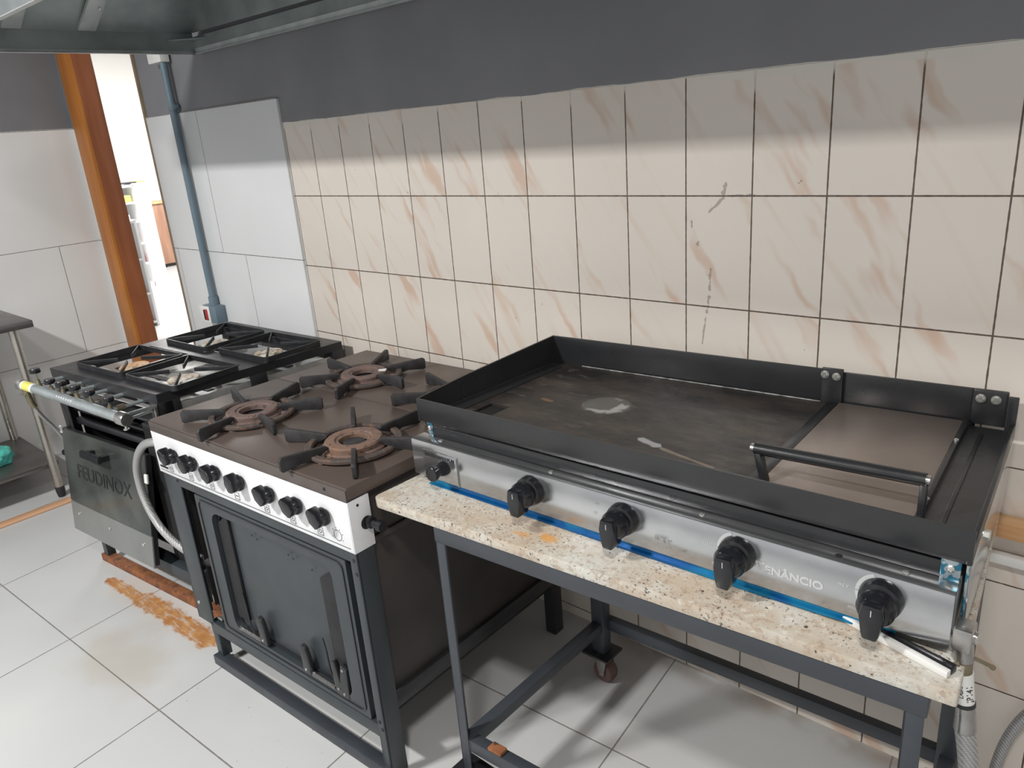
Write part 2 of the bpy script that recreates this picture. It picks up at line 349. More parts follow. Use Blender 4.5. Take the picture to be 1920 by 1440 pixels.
def braid():
    t = NT('braided_steel_hose'); p = t.obj(); w = t.n.new('ShaderNodeTexWave'); w.bands_direction = 'DIAGONAL'; t.l.new(p, w.inputs['Vector'])
    w.inputs['Scale'].default_value = 70; w.inputs['Distortion'].default_value = 1.0
    w2 = t.n.new('ShaderNodeTexWave'); w2.bands_direction = 'Z'; t.l.new(p, w2.inputs['Vector']); w2.inputs['Scale'].default_value = 110
    f = t.math('MULTIPLY', w.outputs['Fac'], w2.outputs['Fac'])
    t.bump(f, 0.001, 0.8)
    return t.fin(t.mix(f, lin((150, 150, 150)), lin((224, 224, 224))), 0.38, 0.5)
M['braid'] = braid()

# ------------------------------------------------------------------ mesh helpers
def I(p): return p
class MB:
    """collects shapes into one mesh; f maps local (u, v, z) to world"""
    def __init__(s, f=None): s.bm = bmesh.new(); s.f = f or I
    def _add(s, t):
        me = bpy.data.meshes.new('t'); t.to_mesh(me); t.free(); s.bm.from_mesh(me); bpy.data.meshes.remove(me)
    def box(s, a, b, bev=0.0, seg=2, M4=None, taper=None):
        t = bmesh.new(); bmesh.ops.create_cube(t, size=1)
        for v in t.verts:
            v.co = Vector([(a[i] + b[i]) / 2 + v.co[i] * abs(b[i] - a[i]) for i in range(3)])
        if bev > 0: bmesh.ops.bevel(t, geom=t.edges[:], offset=bev, segments=seg, affect='EDGES', profile=0.5)
        if M4: bmesh.ops.transform(t, matrix=M4, verts=t.verts)
        s._add(t); return s
    def bar(s, p, q, w, h, bev=0.0, up=(0, 0, 1)):
        """box along p->q, width w across, height h along up"""
        p = Vector(p); q = Vector(q); d = q - p; L = d.length; z = d.normalized(); u = Vector(up)
        x = u.cross(z)
        if x.length < 1e-5: x = Vector((1, 0, 0))
        x.normalize(); y = z.cross(x)
        m = Matrix((x, y, z)).transposed().to_4x4(); m.translation = (p + q) / 2
        return s.box((-w / 2, -h / 2, -L / 2), (w / 2, h / 2, L / 2), bev, M4=m)
    def tube(s, pts, r, n=16, closed=False, caps=True, sub=0):
        P = [Vector(p) for p in pts]
        if sub: P = smooth(P, sub, closed)
        R = r if isinstance(r, (list, tuple)) else [r] * len(P)
        if len(R) != len(P): R = [R[min(len(R) - 1, int(i * len(R) / len(P)))] for i in range(len(P))]
        t = bmesh.new(); rings = []; prev = None
        N = len(P)
        for i in range(N):
            if closed: d = P[(i + 1) % N] - P[i - 1]
            else: d = P[min(i + 1, N - 1)] - P[max(i - 1, 0)]
            d.normalize()
            if prev is None:
                a = Vector((0, 0, 1)) if abs(d.z) < 0.9 else Vector((1, 0, 0)); x = a.cross(d).normalized()
            else:
                x = prev - d * prev.dot(d); x.normalize()
            prev = x; y = d.cross(x)
            rings.append([t.verts.new(P[i] + (x * math.cos(2 * PI * k / n) + y * math.sin(2 * PI * k / n)) * R[i]) for k in range(n)])
        for i in range(N if closed else N - 1):
            a = rings[i]; b = rings[(i + 1) % N]
            for k in range(n): t.faces.new((a[k], a[(k + 1) % n], b[(k + 1) % n], b[k]))
        if caps and not closed: t.faces.new(rings[0][::-1]); t.faces.new(rings[-1])
        s._add(t); return s
    def lathe(s, prof, c=(0, 0, 0), axis=(0, 0, 1), n=32, cap=True):
        """prof = [(radius, height)] revolved about axis through c"""
        A = Vector(axis).normalized(); a = Vector((0, 0, 1)) if abs(A.z) < 0.9 else Vector((1, 0, 0))
        x = a.cross(A).normalized(); y = A.cross(x); c = Vector(c); t = bmesh.new(); rings = []
        for r, h in prof:
            rings.append([t.verts.new(c + A * h + (x * math.cos(2 * PI * k / n) + y * math.sin(2 * PI * k / n)) * max(r, 1e-4)) for k in range(n)])
        for i in range(len(prof) - 1):
            for k in range(n): t.faces.new((rings[i][k], rings[i][(k + 1) % n], rings[i + 1][(k + 1) % n], rings[i + 1][k]))
        if cap: t.faces.new(rings[0][::-1]); t.faces.new(rings[-1])
        bmesh.ops.recalc_face_normals(t, faces=t.faces); s._add(t); return s
    def ring(s, c, ro, ri, z0, z1, n=48, a0=0, a1=2 * PI, bev=0.002):
        """flat annulus (or arc) standing on z0..z1, as in a cast ring"""
        t = bmesh.new(); full = abs(a1 - a0 - 2 * PI) < 1e-4; N = n if full else n + 1; sec = []
        prof = [(ri + bev, z0), (ro - bev, z0), (ro, z0 + bev), (ro, z1 - bev), (ro - bev, z1), (ri + bev, z1), (ri, z1 - bev), (ri, z0 + bev)]
        for k in range(N):
            a = a0 + (a1 - a0) * k / n
            sec.append([t.verts.new((c[0] + r * math.cos(a), c[1] + r * math.sin(a), z)) for r, z in prof])
        for k in range(n):
            A = sec[k]; B = sec[(k + 1) % N]
            for j in range(8): t.faces.new((A[j], A[(j + 1) % 8], B[(j + 1) % 8], B[j]))
        if not full: t.faces.new(sec[0][::-1]); t.faces.new(sec[-1])
        bmesh.ops.recalc_face_normals(t, faces=t.faces); s._add(t); return s
    def prism(s, out, a, b, axis='z', bev=0.0, hole=None):
        """extrude a 2D outline from a to b along an axis"""
        def P(p, h):
            return {'z': (p[0], p[1], h), 'y': (p[0], h, p[1]), 'x': (h, p[0], p[1])}[axis]
        t = bmesh.new(); lo = [t.verts.new(P(p, a)) for p in out]; hi = [t.verts.new(P(p, b)) for p in out]; n = len(out)
        if hole:
            hl = [t.verts.new(P(p, a)) for p in hole]; hh = [t.verts.new(P(p, b)) for p in hole]
            assert len(hole) == n
            for i in range(n):
                j = (i + 1) % n
                t.faces.new((lo[i], lo[j], hi[j], hi[i])); t.faces.new((hl[j], hl[i], hh[i], hh[j]))
                t.faces.new((lo[j], lo[i], hl[i], hl[j])); t.faces.new((hi[i], hi[j], hh[j], hh[i]))
        else:
            t.faces.new(lo[::-1]); t.faces.new(hi)
            for i in range(n): t.faces.new((lo[i], lo[(i + 1) % n], hi[(i + 1) % n], hi[i]))
        bmesh.ops.recalc_face_normals(t, faces=t.faces)
        if bev: bmesh.ops.bevel(t, geom=[e for e in t.edges], offset=bev, segments=2, affect='EDGES', profile=0.5)
        s._add(t); return s
    def quad(s, pts, th, bev=0.0):
        """thin slab through four world points, thickened along its normal"""
        P = [Vector(p) for p in pts]; nn = (P[1] - P[0]).cross(P[3] - P[0]).normalized() * th
        t = bmesh.new(); a = [t.verts.new(p) for p in P]; b = [t.verts.new(p + nn) for p in P]
        t.faces.new(a[::-1]); t.faces.new(b)
        for i in range(4): t.faces.new((a[i], a[(i + 1) % 4], b[(i + 1) % 4], b[i]))
        bmesh.ops.recalc_face_normals(t, faces=t.faces)
        if bev: bmesh.ops.bevel(t, geom=t.edges[:], offset=bev, segments=2, affect='EDGES')
        s._add(t); return s
    def build(s, name, mat, parent=None, origin=None, smooth_ang=35):
        bm = s.bm
        for v in bm.verts: v.co = Vector(s.f(tuple(v.co)))
        if parent is not None: off = parent['_o'] if '_o' in parent.keys() else (0, 0, 0)
        else: off = origin or (0, 0, 0)
        off = Vector(off)
        for v in bm.verts: v.co -= off
        for f_ in bm.faces: f_.smooth = True
        bm.normal_update()
        lim = math.radians(smooth_ang)
        for e in bm.edges:
            if len(e.link_faces) == 2: e.smooth = e.calc_face_angle(0) < lim
            else: e.smooth = False
        me = bpy.data.meshes.new(name); bm.to_mesh(me); bm.free()
        me.materials.append(mat if not isinstance(mat, str) else M[mat])
        o = bpy.data.objects.new(name, me); COL.objects.link(o)
        if parent is not None: o.parent = parent; o['_o'] = tuple(off)
        else: o.location = off; o['_o'] = tuple(off)
        return o
def smooth(P, sub, closed=False):
    out = []; n = len(P)
    rng = range(n if closed else n - 1)
    for i in rng:
        p0 = P[i - 1] if (closed or i > 0) else P[0]; p1 = P[i]; p2 = P[(i + 1) % n]; p3 = P[(i + 2) % n] if (closed or i + 2 < n) else P[-1]
        for k in range(sub):
            t = k / sub
            out.append(0.5 * ((2 * p1) + (p2 - p0) * t + (2 * p0 - 5 * p1 + 4 * p2 - p3) * t * t + (3 * p1 - p0 - 3 * p2 + p3) * t ** 3))
    if not closed: out.append(P[-1])
    return out
def rrect(x0, y0, x1, y1, r, n=5):
    out = []
    for cx, cy, a in ((x1 - r, y1 - r, 0), (x0 + r, y1 - r, 90), (x0 + r, y0 + r, 180), (x1 - r, y0 + r, 270)):
        for k in range(n + 1):
            t = math.radians(a + 90 * k / n); out.append((cx + r * math.cos(t), cy + r * math.sin(t)))
    return out
def bil(FL, FR, BL, BR, Wd, Dp):
    """local metres on the object's footprint -> world"""
    def f(p):
        u = p[0] / Wd; v = p[1] / Dp
        x = FL[0] * (1 - u) * (1 - v) + FR[0] * u * (1 - v) + BL[0] * (1 - u) * v + BR[0] * u * v
        y = FL[1] * (1 - u) * (1 - v) + FR[1] * u * (1 - v) + BL[1] * (1 - u) * v + BR[1] * u * v
        return (x, y, p[2])
    return f
def thing(name, label, cat, loc, group=None):
    o = bpy.data.objects.new(name, None); COL.objects.link(o); o.location = loc; o['_o'] = tuple(loc)
    o.empty_display_size = 0.05; return tag(o, label, cat, group)
def tag(o, label, cat, group=None):
    o['label'] = label; o['category'] = cat
    if group: o['group'] = group
    return o
def struct(o): o['kind'] = 'structure'; return o
def lab(o, text): o['label'] = text; return o
def text_obj(name, s, size, mat, parent, place, ext=0.0006, bold=0.0):
    """lettering as real mesh; place maps (x, y, z) of the text plane to world"""
    c = bpy.data.curves.new(name, 'FONT'); c.body = s; c.size = size; c.extrude = ext; c.offset = bold
    c.align_x = 'LEFT'; c.resolution_u = 3
    t = bpy.data.objects.new(name + '_c', c); COL.objects.link(t)
    dg = bpy.context.evaluated_depsgraph_get(); me = bpy.data.meshes.new_from_object(t.evaluated_get(dg))
    bpy.data.objects.remove(t); bpy.data.curves.remove(c)
    off = Vector(parent['_o'])
    for v in me.vertices: v.co = Vector(place(tuple(v.co))) - off
    me.materials.clear(); me.materials.append(M[mat]); me.name = name
    o = bpy.data.objects.new(name, me); COL.objects.link(o); o.parent = parent; o['_o'] = tuple(off); return o
def hexbolt(mb, c, axis, r=0.006, h=0.004):
    mb.lathe([(r * 1.25, 0), (r * 1.25, 0.0008)], c, axis, 20)
    mb.lathe([(r, 0.0008), (r, h * 0.8), (r * 0.8, h)], c, axis, 6)
def roundbolt(mb, c, axis, r=0.005, h=0.003):
    mb.lathe([(r, 0), (r * 0.95, h * 0.5), (r * 0.6, h * 0.9), (r * 0.15, h)], c, axis, 16)

# ------------------------------------------------------------------ setting
struct(MB().box((-10.5, -6.5, -0.05), (6.5, 6.5, 0.0)).build('floor', 'floor'))
DX0, DX1 = -1.945, -1.09
mb = MB()
mb.box((-2.12, 0, 1.697), (DX0, 0.12, 3.4)); mb.box((DX1, 0, 1.697), (-0.006, 0.12, 3.4)); mb.box((-0.006, 0, 1.70), (6.5, 0.12, 3.4)); mb.box((DX0, 0, 2.75), (DX1, 0.12, 3.4))
wb = struct(mb.build('wall_back', 'paint'))
def swall(n, mbx, mat): return struct(mbx.build(n, mat))
swall('trim_1', MB().box((-0.006, -0.0, 0), (6.5, 0.12, 1.70)), 'beige')          # marbled tile field
swall('trim_2', MB().box((DX1, -0.009, 0), (-0.008, 0.12, 1.697), 0.001), 'white_tile')
swall('trim_3', MB().box((-2.12, -0.0, 0), (DX0, 0.12, 1.697)), 'white_tile')
swall('wall_left', MB().box((-2.12, -6.5, 1.70), (-2.0, 0, 3.4)), 'paint')
swall('trim_4', MB().box((-2.12, -6.5, 0), (-1.998, 0, 1.70)), 'white_tile_side')
# door frame: front board and the darker reveal board
MB().box((DX0, -0.014, 0), (-1.79, 0.004, 2.75), 0.002).build('door_1', 'jamb_front')['kind'] = 'structure'
swall('trim_5', MB().box((DX0 + 0.01, 0.004, 0), (-1.79, 0.098, 2.75), 0.002), 'jamb_side')
swall('trim_6', MB().box((DX1 - 0.012, -0.012, 0), (DX1 + 0.004, 0.125, 2.75), 0.001), 'trim_brown')
swall('wall_far', MB().box((-9.35, -1.0, 0), (-9.2, 6.5, 4.6)), 'white_wall')
swall('wall_side_far', MB().box((-9.2, 6.2, 0), (0.0, 6.35, 4.6)), 'white_wall')
# wooden strip let into the floor
swall('trim_7', MB().box((-1.30, -4.2, 0), (-1.245, -0.02, 0.012), 0.004), 'strip')

# far room furniture seen through the doorway
bk = thing('bookcase', 'tall white bookcase with a bright end panel seen through the doorway', 'bookcase', (-7.1, 2.1, 0))
mb = MB(); mb.box((-7.3, 1.55, 0), (-6.9, 1.58, 1.22)); mb.box((-7.3, 1.58, 0.0), (-7.27, 2.27, 1.22))
mb.box((-7.3, 1.58, 1.19), (-6.9, 2.27, 1.22)); mb.box((-7.3, 1.58, 0.0), (-6.9, 2.27, 0.06)); mb.build('carcass', 'white_board', bk)
MB().box((-7.3, 2.26, 0.0), (-6.9, 2.44, 1.23), 0.003).build('end_panel', 'white_board', bk)
for z in (0.28, 0.52, 0.78, 1.0): MB().box((-7.27, 1.58, z), (-6.91, 2.26, z + 0.02)).build('shelf', 'white_board', bk)
for (y, z, c) in ((2.20, 0.30, 'red'), (2.17, 0.54, 'brown_wood'), (2.14, 0.80, 'white_plastic'), (2.20, 1.02, 'yellow')):
    o = MB().box((-7.05, y - 0.05, z), (-6.93, y + 0.03, z + 0.08), 0.01).build('carton', c, None, (-7.0, y, z))
    tag(o, {'red': 'small red carton on the lowest filled shelf of white bookcase', 'brown_wood': 'small brown carton on white bookcase, second shelf up',
            'white_plastic': 'small white carton on white bookcase, third shelf up', 'yellow': 'small yellow carton on top inner shelf of white bookcase'}[c], 'carton')
o = MB().lathe([(0.05, 0), (0.06, 0.02), (0.05, 0.16), (0.07, 0.22)], (-7.0, 2.09, 1.22), n=20).build('vase', 'rubber', None, (-7.0, 2.09, 1.22))
tag(o, 'dark vase standing on top of the white bookcase', 'vase')
o = MB().box((-7.1, 2.14, 1.23), (-6.92, 2.33, 1.245), 0.003).build('tray', 'rubber', None, (-7.0, 2.2, 1.23)); tag(o, 'flat black tray lying on top of the bookcase', 'tray')
o = MB().box((-7.1, 2.345, 1.23), (-6.92, 2.43, 1.25), 0.004).build('folder', 'yellow', None, (-7.0, 2.36, 1.23)); tag(o, 'thin yellow folder on bookcase top beside black tray', 'folder')
sd = thing('display_shelf', 'low white display shelf just behind the wooden door jamb', 'shelf', (-4.8, 1.0, 0))
MB().box((-5.05, 1.275, 0), (-4.66, 1.30, 0.99), 0.002).build('side_panel', 'white_board', sd)
MB().box((-5.05, 0.6, 0), (-5.03, 1.275, 0.99)).build('back_panel', 'white_board', sd)
for z in (0.03, 0.3, 0.62, 0.96): MB().box((-5.03, 0.6, z), (-4.66, 1.275, z + 0.02)).build('shelf', 'white_board', sd)
cols = ['red', 'light_wood', 'black_plastic', 'white_plastic', 'conduit', 'jamb_front']
nm = {'red': 'red', 'light_wood': 'tan', 'black_plastic': 'black', 'white_plastic': 'white', 'conduit': 'blue-grey', 'jamb_front': 'orange'}
for zi, zz in enumerate((0.05, 0.32)):
    for k in range(3):
        c = cols[zi * 3 + k]; y = 1.245 - k * 0.075
        o = MB().lathe([(0.028, 0), (0.03, 0.01), (0.03, 0.12), (0.012, 0.15), (0.012, 0.18)], (-4.75, y, zz), n=16).build('bottle', c, None, (-4.75, y, zz))
        tag(o, '%s bottle on the %s shelf of the low white display shelf' % (nm[c], ('bottom', 'second lowest')[zi]), 'bottle', 'bottles on the display shelf')
sb = thing('sideboard', 'brown wooden sideboard beyond the doorway against the far wall', 'sideboard', (-8.5, 3.4, 0))
MB().box((-8.7, 3.0, 0.05), (-8.3, 4.4, 0.88), 0.004).build('body', 'brown_wood', sb)
MB().box((-8.72, 2.98, 0.88), (-8.28, 4.42, 0.905), 0.003).build('top', 'light_wood', sb)
for y in (3.04, 4.3):
    for x in (-8.66, -8.36): MB().box((x, y, 0), (x + 0.04, y + 0.04, 0.05)).build('foot', 'black_plastic', sb)

# ------------------------------------------------------------------ range hood
hd = thing('range_hood', 'galvanised sheet metal range hood hanging over the stoves', 'hood', (1.5, -0.35, 1.895))
HX0, HX1, HY0, HY1, HZ = -0.50, 3.6, -0.90, -0.022, 1.895
mb = MB(); T = 0.004
mb.box((HX0, HY0, HZ), (HX0 + T, HY1, HZ + 0.075)); mb.box((HX0, HY1 - T, HZ), (HX1, HY1, HZ + 0.06)); mb.box((HX0, HY0, HZ), (HX1, HY0 + T, HZ + 0.075)); mb.box((HX1 - T, HY0, HZ), (HX1, HY1, HZ + 0.075))
mb.build('rim', 'galv', hd)
mb = MB(); F = 0.016
mb.box((HX0, HY0, HZ - 0.002), (HX0 + F, HY1, HZ + 0.0)); mb.box((HX0, HY1 - F, HZ - 0.002), (HX1, HY1, HZ)); mb.box((HX0, HY0, HZ - 0.002), (HX1, HY0 + F, HZ)); mb.box((HX0 + 0.02, HY1 - T - 0.003, HZ), (HX1, HY1 - T, HZ + 0.020)); mb.box((HX0 + T, HY0, HZ), (HX0 + T + 0.002, HY1 - 0.01, HZ + 0.010))
lab(mb.build('flange', 'galv_light', hd), 'bright folded lower edge')
mb = MB()
a = [(HX0 + T, HY0 + T, HZ + 0.075), (HX0 + T, HY1 - T, HZ + 0.075), (HX1 - T, HY1 - T, HZ + 0.06), (HX1 - T, HY0 + T, HZ + 0.075)]
b = [(0.35, -0.55, 2.45), (0.35, -0.06, 2.45), (2.75, -0.06, 2.45), (2.75, -0.55, 2.45)]
for i in range(4): mb.quad([a[i], a[(i + 1) % 4], b[(i + 1) % 4], b[i]], 0.003)
mb.box((0.35, -0.55, 2.445), (2.75, -0.06, 2.45))
mb.build('canopy', 'galv', hd)
for y in (-0.42, -0.66):
    mb = MB(); mb.bar((HX0 + 0.02, y, HZ + 0.075), (0.33, y - 0.0, 2.385), 0.060, 0.014, 0.003); lab(mb.build('brace', 'galv_light', hd), 'sheet metal stiffener on slope')
mb = MB(); mb.prism([(HX0 + 0.005, HY1 - 0.10), (HX0 + 0.005, HY1 - 0.005), (HX0 + 0.11, HY1 - 0.005)], HZ + 0.045, HZ + 0.049); mb.build('corner_gusset', 'galv', hd)
for x, y, z in ((-0.30, -0.435, HZ + 0.115), (-0.2, -0.03, HZ + 0.16)):
    m2 = MB(); roundbolt(m2, (x, y, z), (0.6, 0, -0.8), 0.007); m2.build('rivet', 'bolt', hd)

# ------------------------------------------------------------------ conduit with breaker box
cd = thing('electrical_conduit', 'blue-grey plastic conduit pipe running down the white tiles to a switch box', 'conduit', (-0.76, -0.02, 0.8))
MB().tube([(-0.768, -0.030, 1.915), (-0.760, -0.030, 0.868)], 0.0155, 20).build('pipe', 'conduit', cd)
mb = MB(); mb.lathe([(0.019, 0), (0.019, 0.03)], (-0.765, -0.030, 1.705), n=20); mb.box((-0.785, -0.035, 1.712), (-0.745, -0.009, 1.728), 0.002); mb.build('clamp', 'conduit', cd)
mb = MB(); mb.lathe([(0.021, 0), (0.021, 0.045)], (-0.760, -0.030, 0.858), n=20); mb.build('coupling', 'conduit', cd)
MB().box((-0.812, -0.062, 0.785), (-0.700, -0.010, 0.865), 0.005).build('switch_box', 'conduit', cd)
sp = MB().box((-0.818, -0.067, 0.785), (-0.814, -0.008, 0.866), 0.001)
sp.box((-0.842, -0.066, 0.787), (-0.750, -0.0625, 0.862), 0.001)
cv = lab(sp.build('cover', 'white_plastic', cd), 'white cover plate of switch box')
MB().box((-0.802, -0.0695, 0.797), (-0.790, -0.066, 0.845), 0.001).build('label_strip', 'black_mark', cv)
lab(MB().box((-0.786, -0.070, 0.797), (-0.768, -0.066, 0.848), 0.001).build('rocker', 'red', cv), 'red rocker')
mb = MB(); mb.box((-0.86, -0.05, 1.895), (-0.745, -0.010, 1.955), 0.003); lab(mb.build('junction_box', 'white_plastic', cd), 'white junction box by hood')

# ------------------------------------------------------------------ gas items at the far right on the wall
o = MB().box((2.335, -0.055, 0.692), (2.60, -0.004, 0.722), 0.003).build('wooden_batten', 'light_wood', None, (2.45, -0.02, 0.69)); tag(o, 'short raw pine batten fixed to tiles behind griddle right end', 'batten')
o = MB().box((2.34, -0.020, 0.614), (2.75, -0.001, 0.636), 0.002).build('cable_duct', 'white_plastic', None, (2.45, -0.02, 0.614)); tag(o, 'thin white cable duct on tiles below the pine batten', 'cable duct')

# ------------------------------------------------------------------ knob builders (point along -v of the given map)
def knob_mesh(f, u, z, v0, r, ang, depth=0.024, wing=0.011, name='knob', parent=None):
    k = MB(f); c = (u, v0, z); ax = (0, -1, 0)
    k.lathe([(r * 0.62, 0), (r * 0.62, depth * 0.25), (r, depth * 0.28), (r, depth * 0.55), (r * 0.82, depth * 0.95), (r * 0.5, depth * 1.05), (0.0005, depth * 1.08)], c, ax, 32)
    # pointer wing: tapered block across the face
    n = 9; L = r * 1.30; out = [(-r * 0.75, -wing * 0.55), (r * 0.3, -wing * 0.75), (L, -wing * 0.32), (L * 1.04, 0), (L, wing * 0.32), (r * 0.3, wing * 0.75), (-r * 0.75, wing * 0.55), (-r * 0.9, 0)]
    ca, sa = math.cos(ang), math.sin(ang)
    pts = [(u + x * ca - y * sa, z + x * sa + y * ca) for x, y in out]
    k.prism(pts, v0 - depth * 0.5, v0 - depth * 1.55, 'y', bev=wing * 0.14)
    return k.build(name, 'black_plastic', parent)

# ------------------------------------------------------------------ four burner brown stove
WB, DB = 0.873, 0.776
fB = bil((0.392, -0.853), (1.264, -0.808), (0.410, -0.077), (1.250, -0.045), WB, DB)
st = thing('gas_stove', 'brown topped four burner gas stove with white knob panel', 'stove', (0.83, -0.45, 0))
mb = MB(fB)
mb.box((0, 0, 0.788), (WB, 0.415, 0.82), 0.003); lab(mb.build('front_hob_plate', 'brown_enamel', st), 'front half of brown hob')
mb = MB(fB); mb.box((0, 0.419, 0.788), (WB, DB, 0.82), 0.003); lab(mb.build('rear_hob_plate', 'brown_enamel', st), 'rear half of brown hob')
mb = MB(fB); mb.box((0, -0.004, 0.786), (WB, 0.000, 0.815), 0.001); lab(mb.build('hob_front_lip', 'brown_lip', st), 'brown folded lip over the panel')
mb = MB(fB); mb.box((0.0, -0.004, 0.658), (0.8745, 0.004, 0.786), 0.0015); mb.box((0.8705, -0.004, 0.658), (0.8750, 0.056, 0.786), 0.001); mb.box((0.0, -0.004, 0.658), (0.004, 0.05, 0.786), 0.001)
pn = lab(mb.build('control_panel', 'white_enamel', st), 'white enamel control panel')
mk = MB(fB)
mk.box((0.012, -0.0048, 0.668), (0.862, -0.0042, 0.6692))
for k_, u in enumerate((0.075, 0.185, 0.293, 0.413, 0.545, 0.652, 0.757)):
    s_ = 0.0105; zc = 0.684; w = 0.0008
    for a in ((u - s_, zc - s_, u + s_, zc - s_ + w), (u - s_, zc + s_ - w, u + s_, zc + s_), (u - s_, zc - s_, u - s_ + w, zc + s_), (u + s_ - w, zc - s_, u + s_, zc + s_)):
        mk.box((a[0], -0.0048, a[1]), (a[2], -0.0042, a[3]))
    if k_ == 3: mk.box((u - 0.006, -0.0048, zc - 0.001), (u + 0.006, -0.0042, zc + 0.001))
    else:
        mk.ring((0, 0), 0.0052, 0.0040, 0, 0.0006, 20, bev=0.0001)
        vs = mk.bm.verts; vs.ensure_lookup_table()
        for v in list(vs)[-160:]: x, y, z = v.co; v.co = Vector((u + x, -0.0042 - z, zc + y))
mk.ring((0, 0), 0.0140, 0.0130, 0, 0.0006, 28, bev=0.0001); mk.bm.verts.ensure_lookup_table()
for v in list(mk.bm.verts)[-224:]: x, y, z = v.co; v.co = Vector((0.822 + x, -0.0042 - z, 0.692 + y))
for a in (20, 60, 100, 140, 200, 330):
    x = 0.822 + 0.019 * math.cos(math.radians(a)); z = 0.692 + 0.019 * math.sin(math.radians(a)); mk.box((x - 0.0009, -0.0048, z - 0.0009), (x + 0.0009, -0.0042, z + 0.0009))
for i in range(11):
    x = 0.012 + i * 0.0042; mk.box((x, -0.0048, 0.676), (x + 0.003, -0.0042, 0.6825))
mk.build('printed_marks', 'black_mark', pn)
mh = MB(fB); mh.lathe([(0.016, 0), (0.016, 0.001)], (0.8748, 0.040, 0.720), (1, 0, 0), 20); mh.lathe([(0.0035, 0), (0.0035, 0.001)], (0.8748, 0.022, 0.771), (1, 0, 0), 12)
mh.lathe([(0.004, 0), (0.004, 0.001)], (0.80, -0.0041, 0.803), (0, -1, 0), 12); mh.build('panel_hole', 'dark_void', pn)
kz = 0.735
for u, a in ((0.112, 128), (0.215, 118), (0.330, 138), (0.443, 108), (0.572, 136), (0.682, 142), (0.784, 136)):
    knob_mesh(fB, u + 0.006, kz, -0.004, 0.0225, math.radians(a), 0.024, 0.026, 'knob', st)
# valve end that pokes out on the right
mb = MB(fB); mb.lathe([(0.014, 0), (0.014, 0.02), (0.009, 0.022), (0.009, 0.04), (0.013, 0.042), (0.013, 0.056)], (0.868, 0.045, 0.720), (1, 0, 0), 18); mb.build('gas_inlet_stub', 'black_plastic', st)
mb = MB(fB)
mb.box((0.006, 0.0, 0.15), (0.095, 0.006, 0.660), 0.002); mb.box((0.006, 0.0, 0.15), (0.012, 0.045, 0.660), 0.001)
l = mb.build('front_leg', 'slate_paint', st)
m2 = MB(fB); roundbolt(m2, (0.030, 0, 0.212), (0, -1, 0), 0.006); m2.build('bolt', 'bolt', l); m2 = MB(fB); roundbolt(m2, (0.085, 0, 0.645), (0, -1, 0), 0.004); m2.build('bolt', 'black_plastic', l)
mb = MB(fB); mb.box((0.845, 0.0, 0.0), (0.873, 0.006, 0.657), 0.002); mb.box((0.867, 0.0, 0.0), (0.873, 0.052, 0.657), 0.002)
l = mb.build('front_leg', 'slate_paint', st)
for u, z in ((0.858, 0.635), (0.862, 0.60), (0.855, 0.175), (0.862, 0.155)):
    m2 = MB(fB); roundbolt(m2, (u, 0, z), (0, -1, 0), 0.005); m2.build('bolt', 'black_paint', l)
mb = MB(fB); mb.box((0.012, 0.715, 0.0), (0.045, 0.750, 0.78), 0.002); mb.build('rear_leg', 'black_paint', st)
mb = MB(fB); mb.box((0.826, 0.700, 0.0), (0.866, 0.742, 0.78), 0.002); mb.build('rear_leg', 'black_paint', st)
mb = MB(fB); mb.box((0.068, 0.004, 0.033), (0.098, 0.036, 0.14), 0.002); mb.build('short_foot', 'slate_paint', st)
mb = MB(fB); mb.box((0.060, -0.010, 0.0), (0.872, 0.026, 0.034), 0.003); mb.build('floor_bar', 'table_paint', st)
mb = MB(fB); mb.box((0.075, 0.0, 0.125), (0.850, 0.028, 0.163), 0.002); mb.build('lower_front_rail', 'slate_paint', st); mb = MB(fB); mb.box((0.09, 0.0, 0.628), (0.85, 0.025, 0.664), 0.002); mb.build('upper_front_rail', 'slate_paint', st)
mb = MB(fB); mb.box((0.85, 0.05, 0.19), (0.870, 0.72, 0.235), 0.002); mb.build('side_rail', 'black_paint', st)
mb = MB(fB); mb.box((0.852, 0.05, 0.23), (0.858, 0.72, 0.79), 0.001); mb.build('side_panel', 'side_panel', st); mb = MB(fB); mb.box((0.02, 0.05, 0.17), (0.026, 0.72, 0.79), 0.001); mb.build('side_panel', 'side_panel', st)
mb = MB(fB); mb.box((0.856, 0.05, 0.655), (0.866, 0.72, 0.67), 0.002); mb.build('side_crease', 'side_panel', st)
mb = MB(fB); mb.box((0.026, 0.06, 0.165), (0.852, 0.72, 0.19)); mb.box((0.026, 0.73, 0.165), (0.852, 0.736, 0.78)); mb.box((0.03, 0.06, 0.60), (0.85, 0.72, 0.605)); mb.build('oven_liner', 'dark_void', st)
# oven door with recessed pressed panel
mb = MB(fB)
O = rrect(0.162, 0.166, 0.822, 0.622, 0.004); H = rrect(0.232, 0.196, 0.760, 0.585, 0.035)
mb.prism(O, 0.002, 0.050, 'y', hole=H)
dr = mb.build('oven_door', 'slate_paint', st)
mb = MB(fB); mb.prism(rrect(0.225, 0.19, 0.766, 0.592, 0.03), 0.022, 0.030, 'y'); mb.build('door_pressing', 'slate_paint', dr)
mb = MB(fB); mb.prism(rrect(0.236, 0.200, 0.756, 0.581, 0.032), 0.0165, 0.022, 'y', hole=rrect(0.243, 0.207, 0.749, 0.574, 0.026)); mb.build('door_bead', 'black_paint', dr)
mb = MB(fB); mb.prism(rrect(0.175, 0.178, 0.810, 0.612, 0.02), -0.0008, 0.003, 'y', hole=rrect(0.180, 0.183, 0.805, 0.607, 0.018)); mb.build('door_crease', 'black_paint', dr)
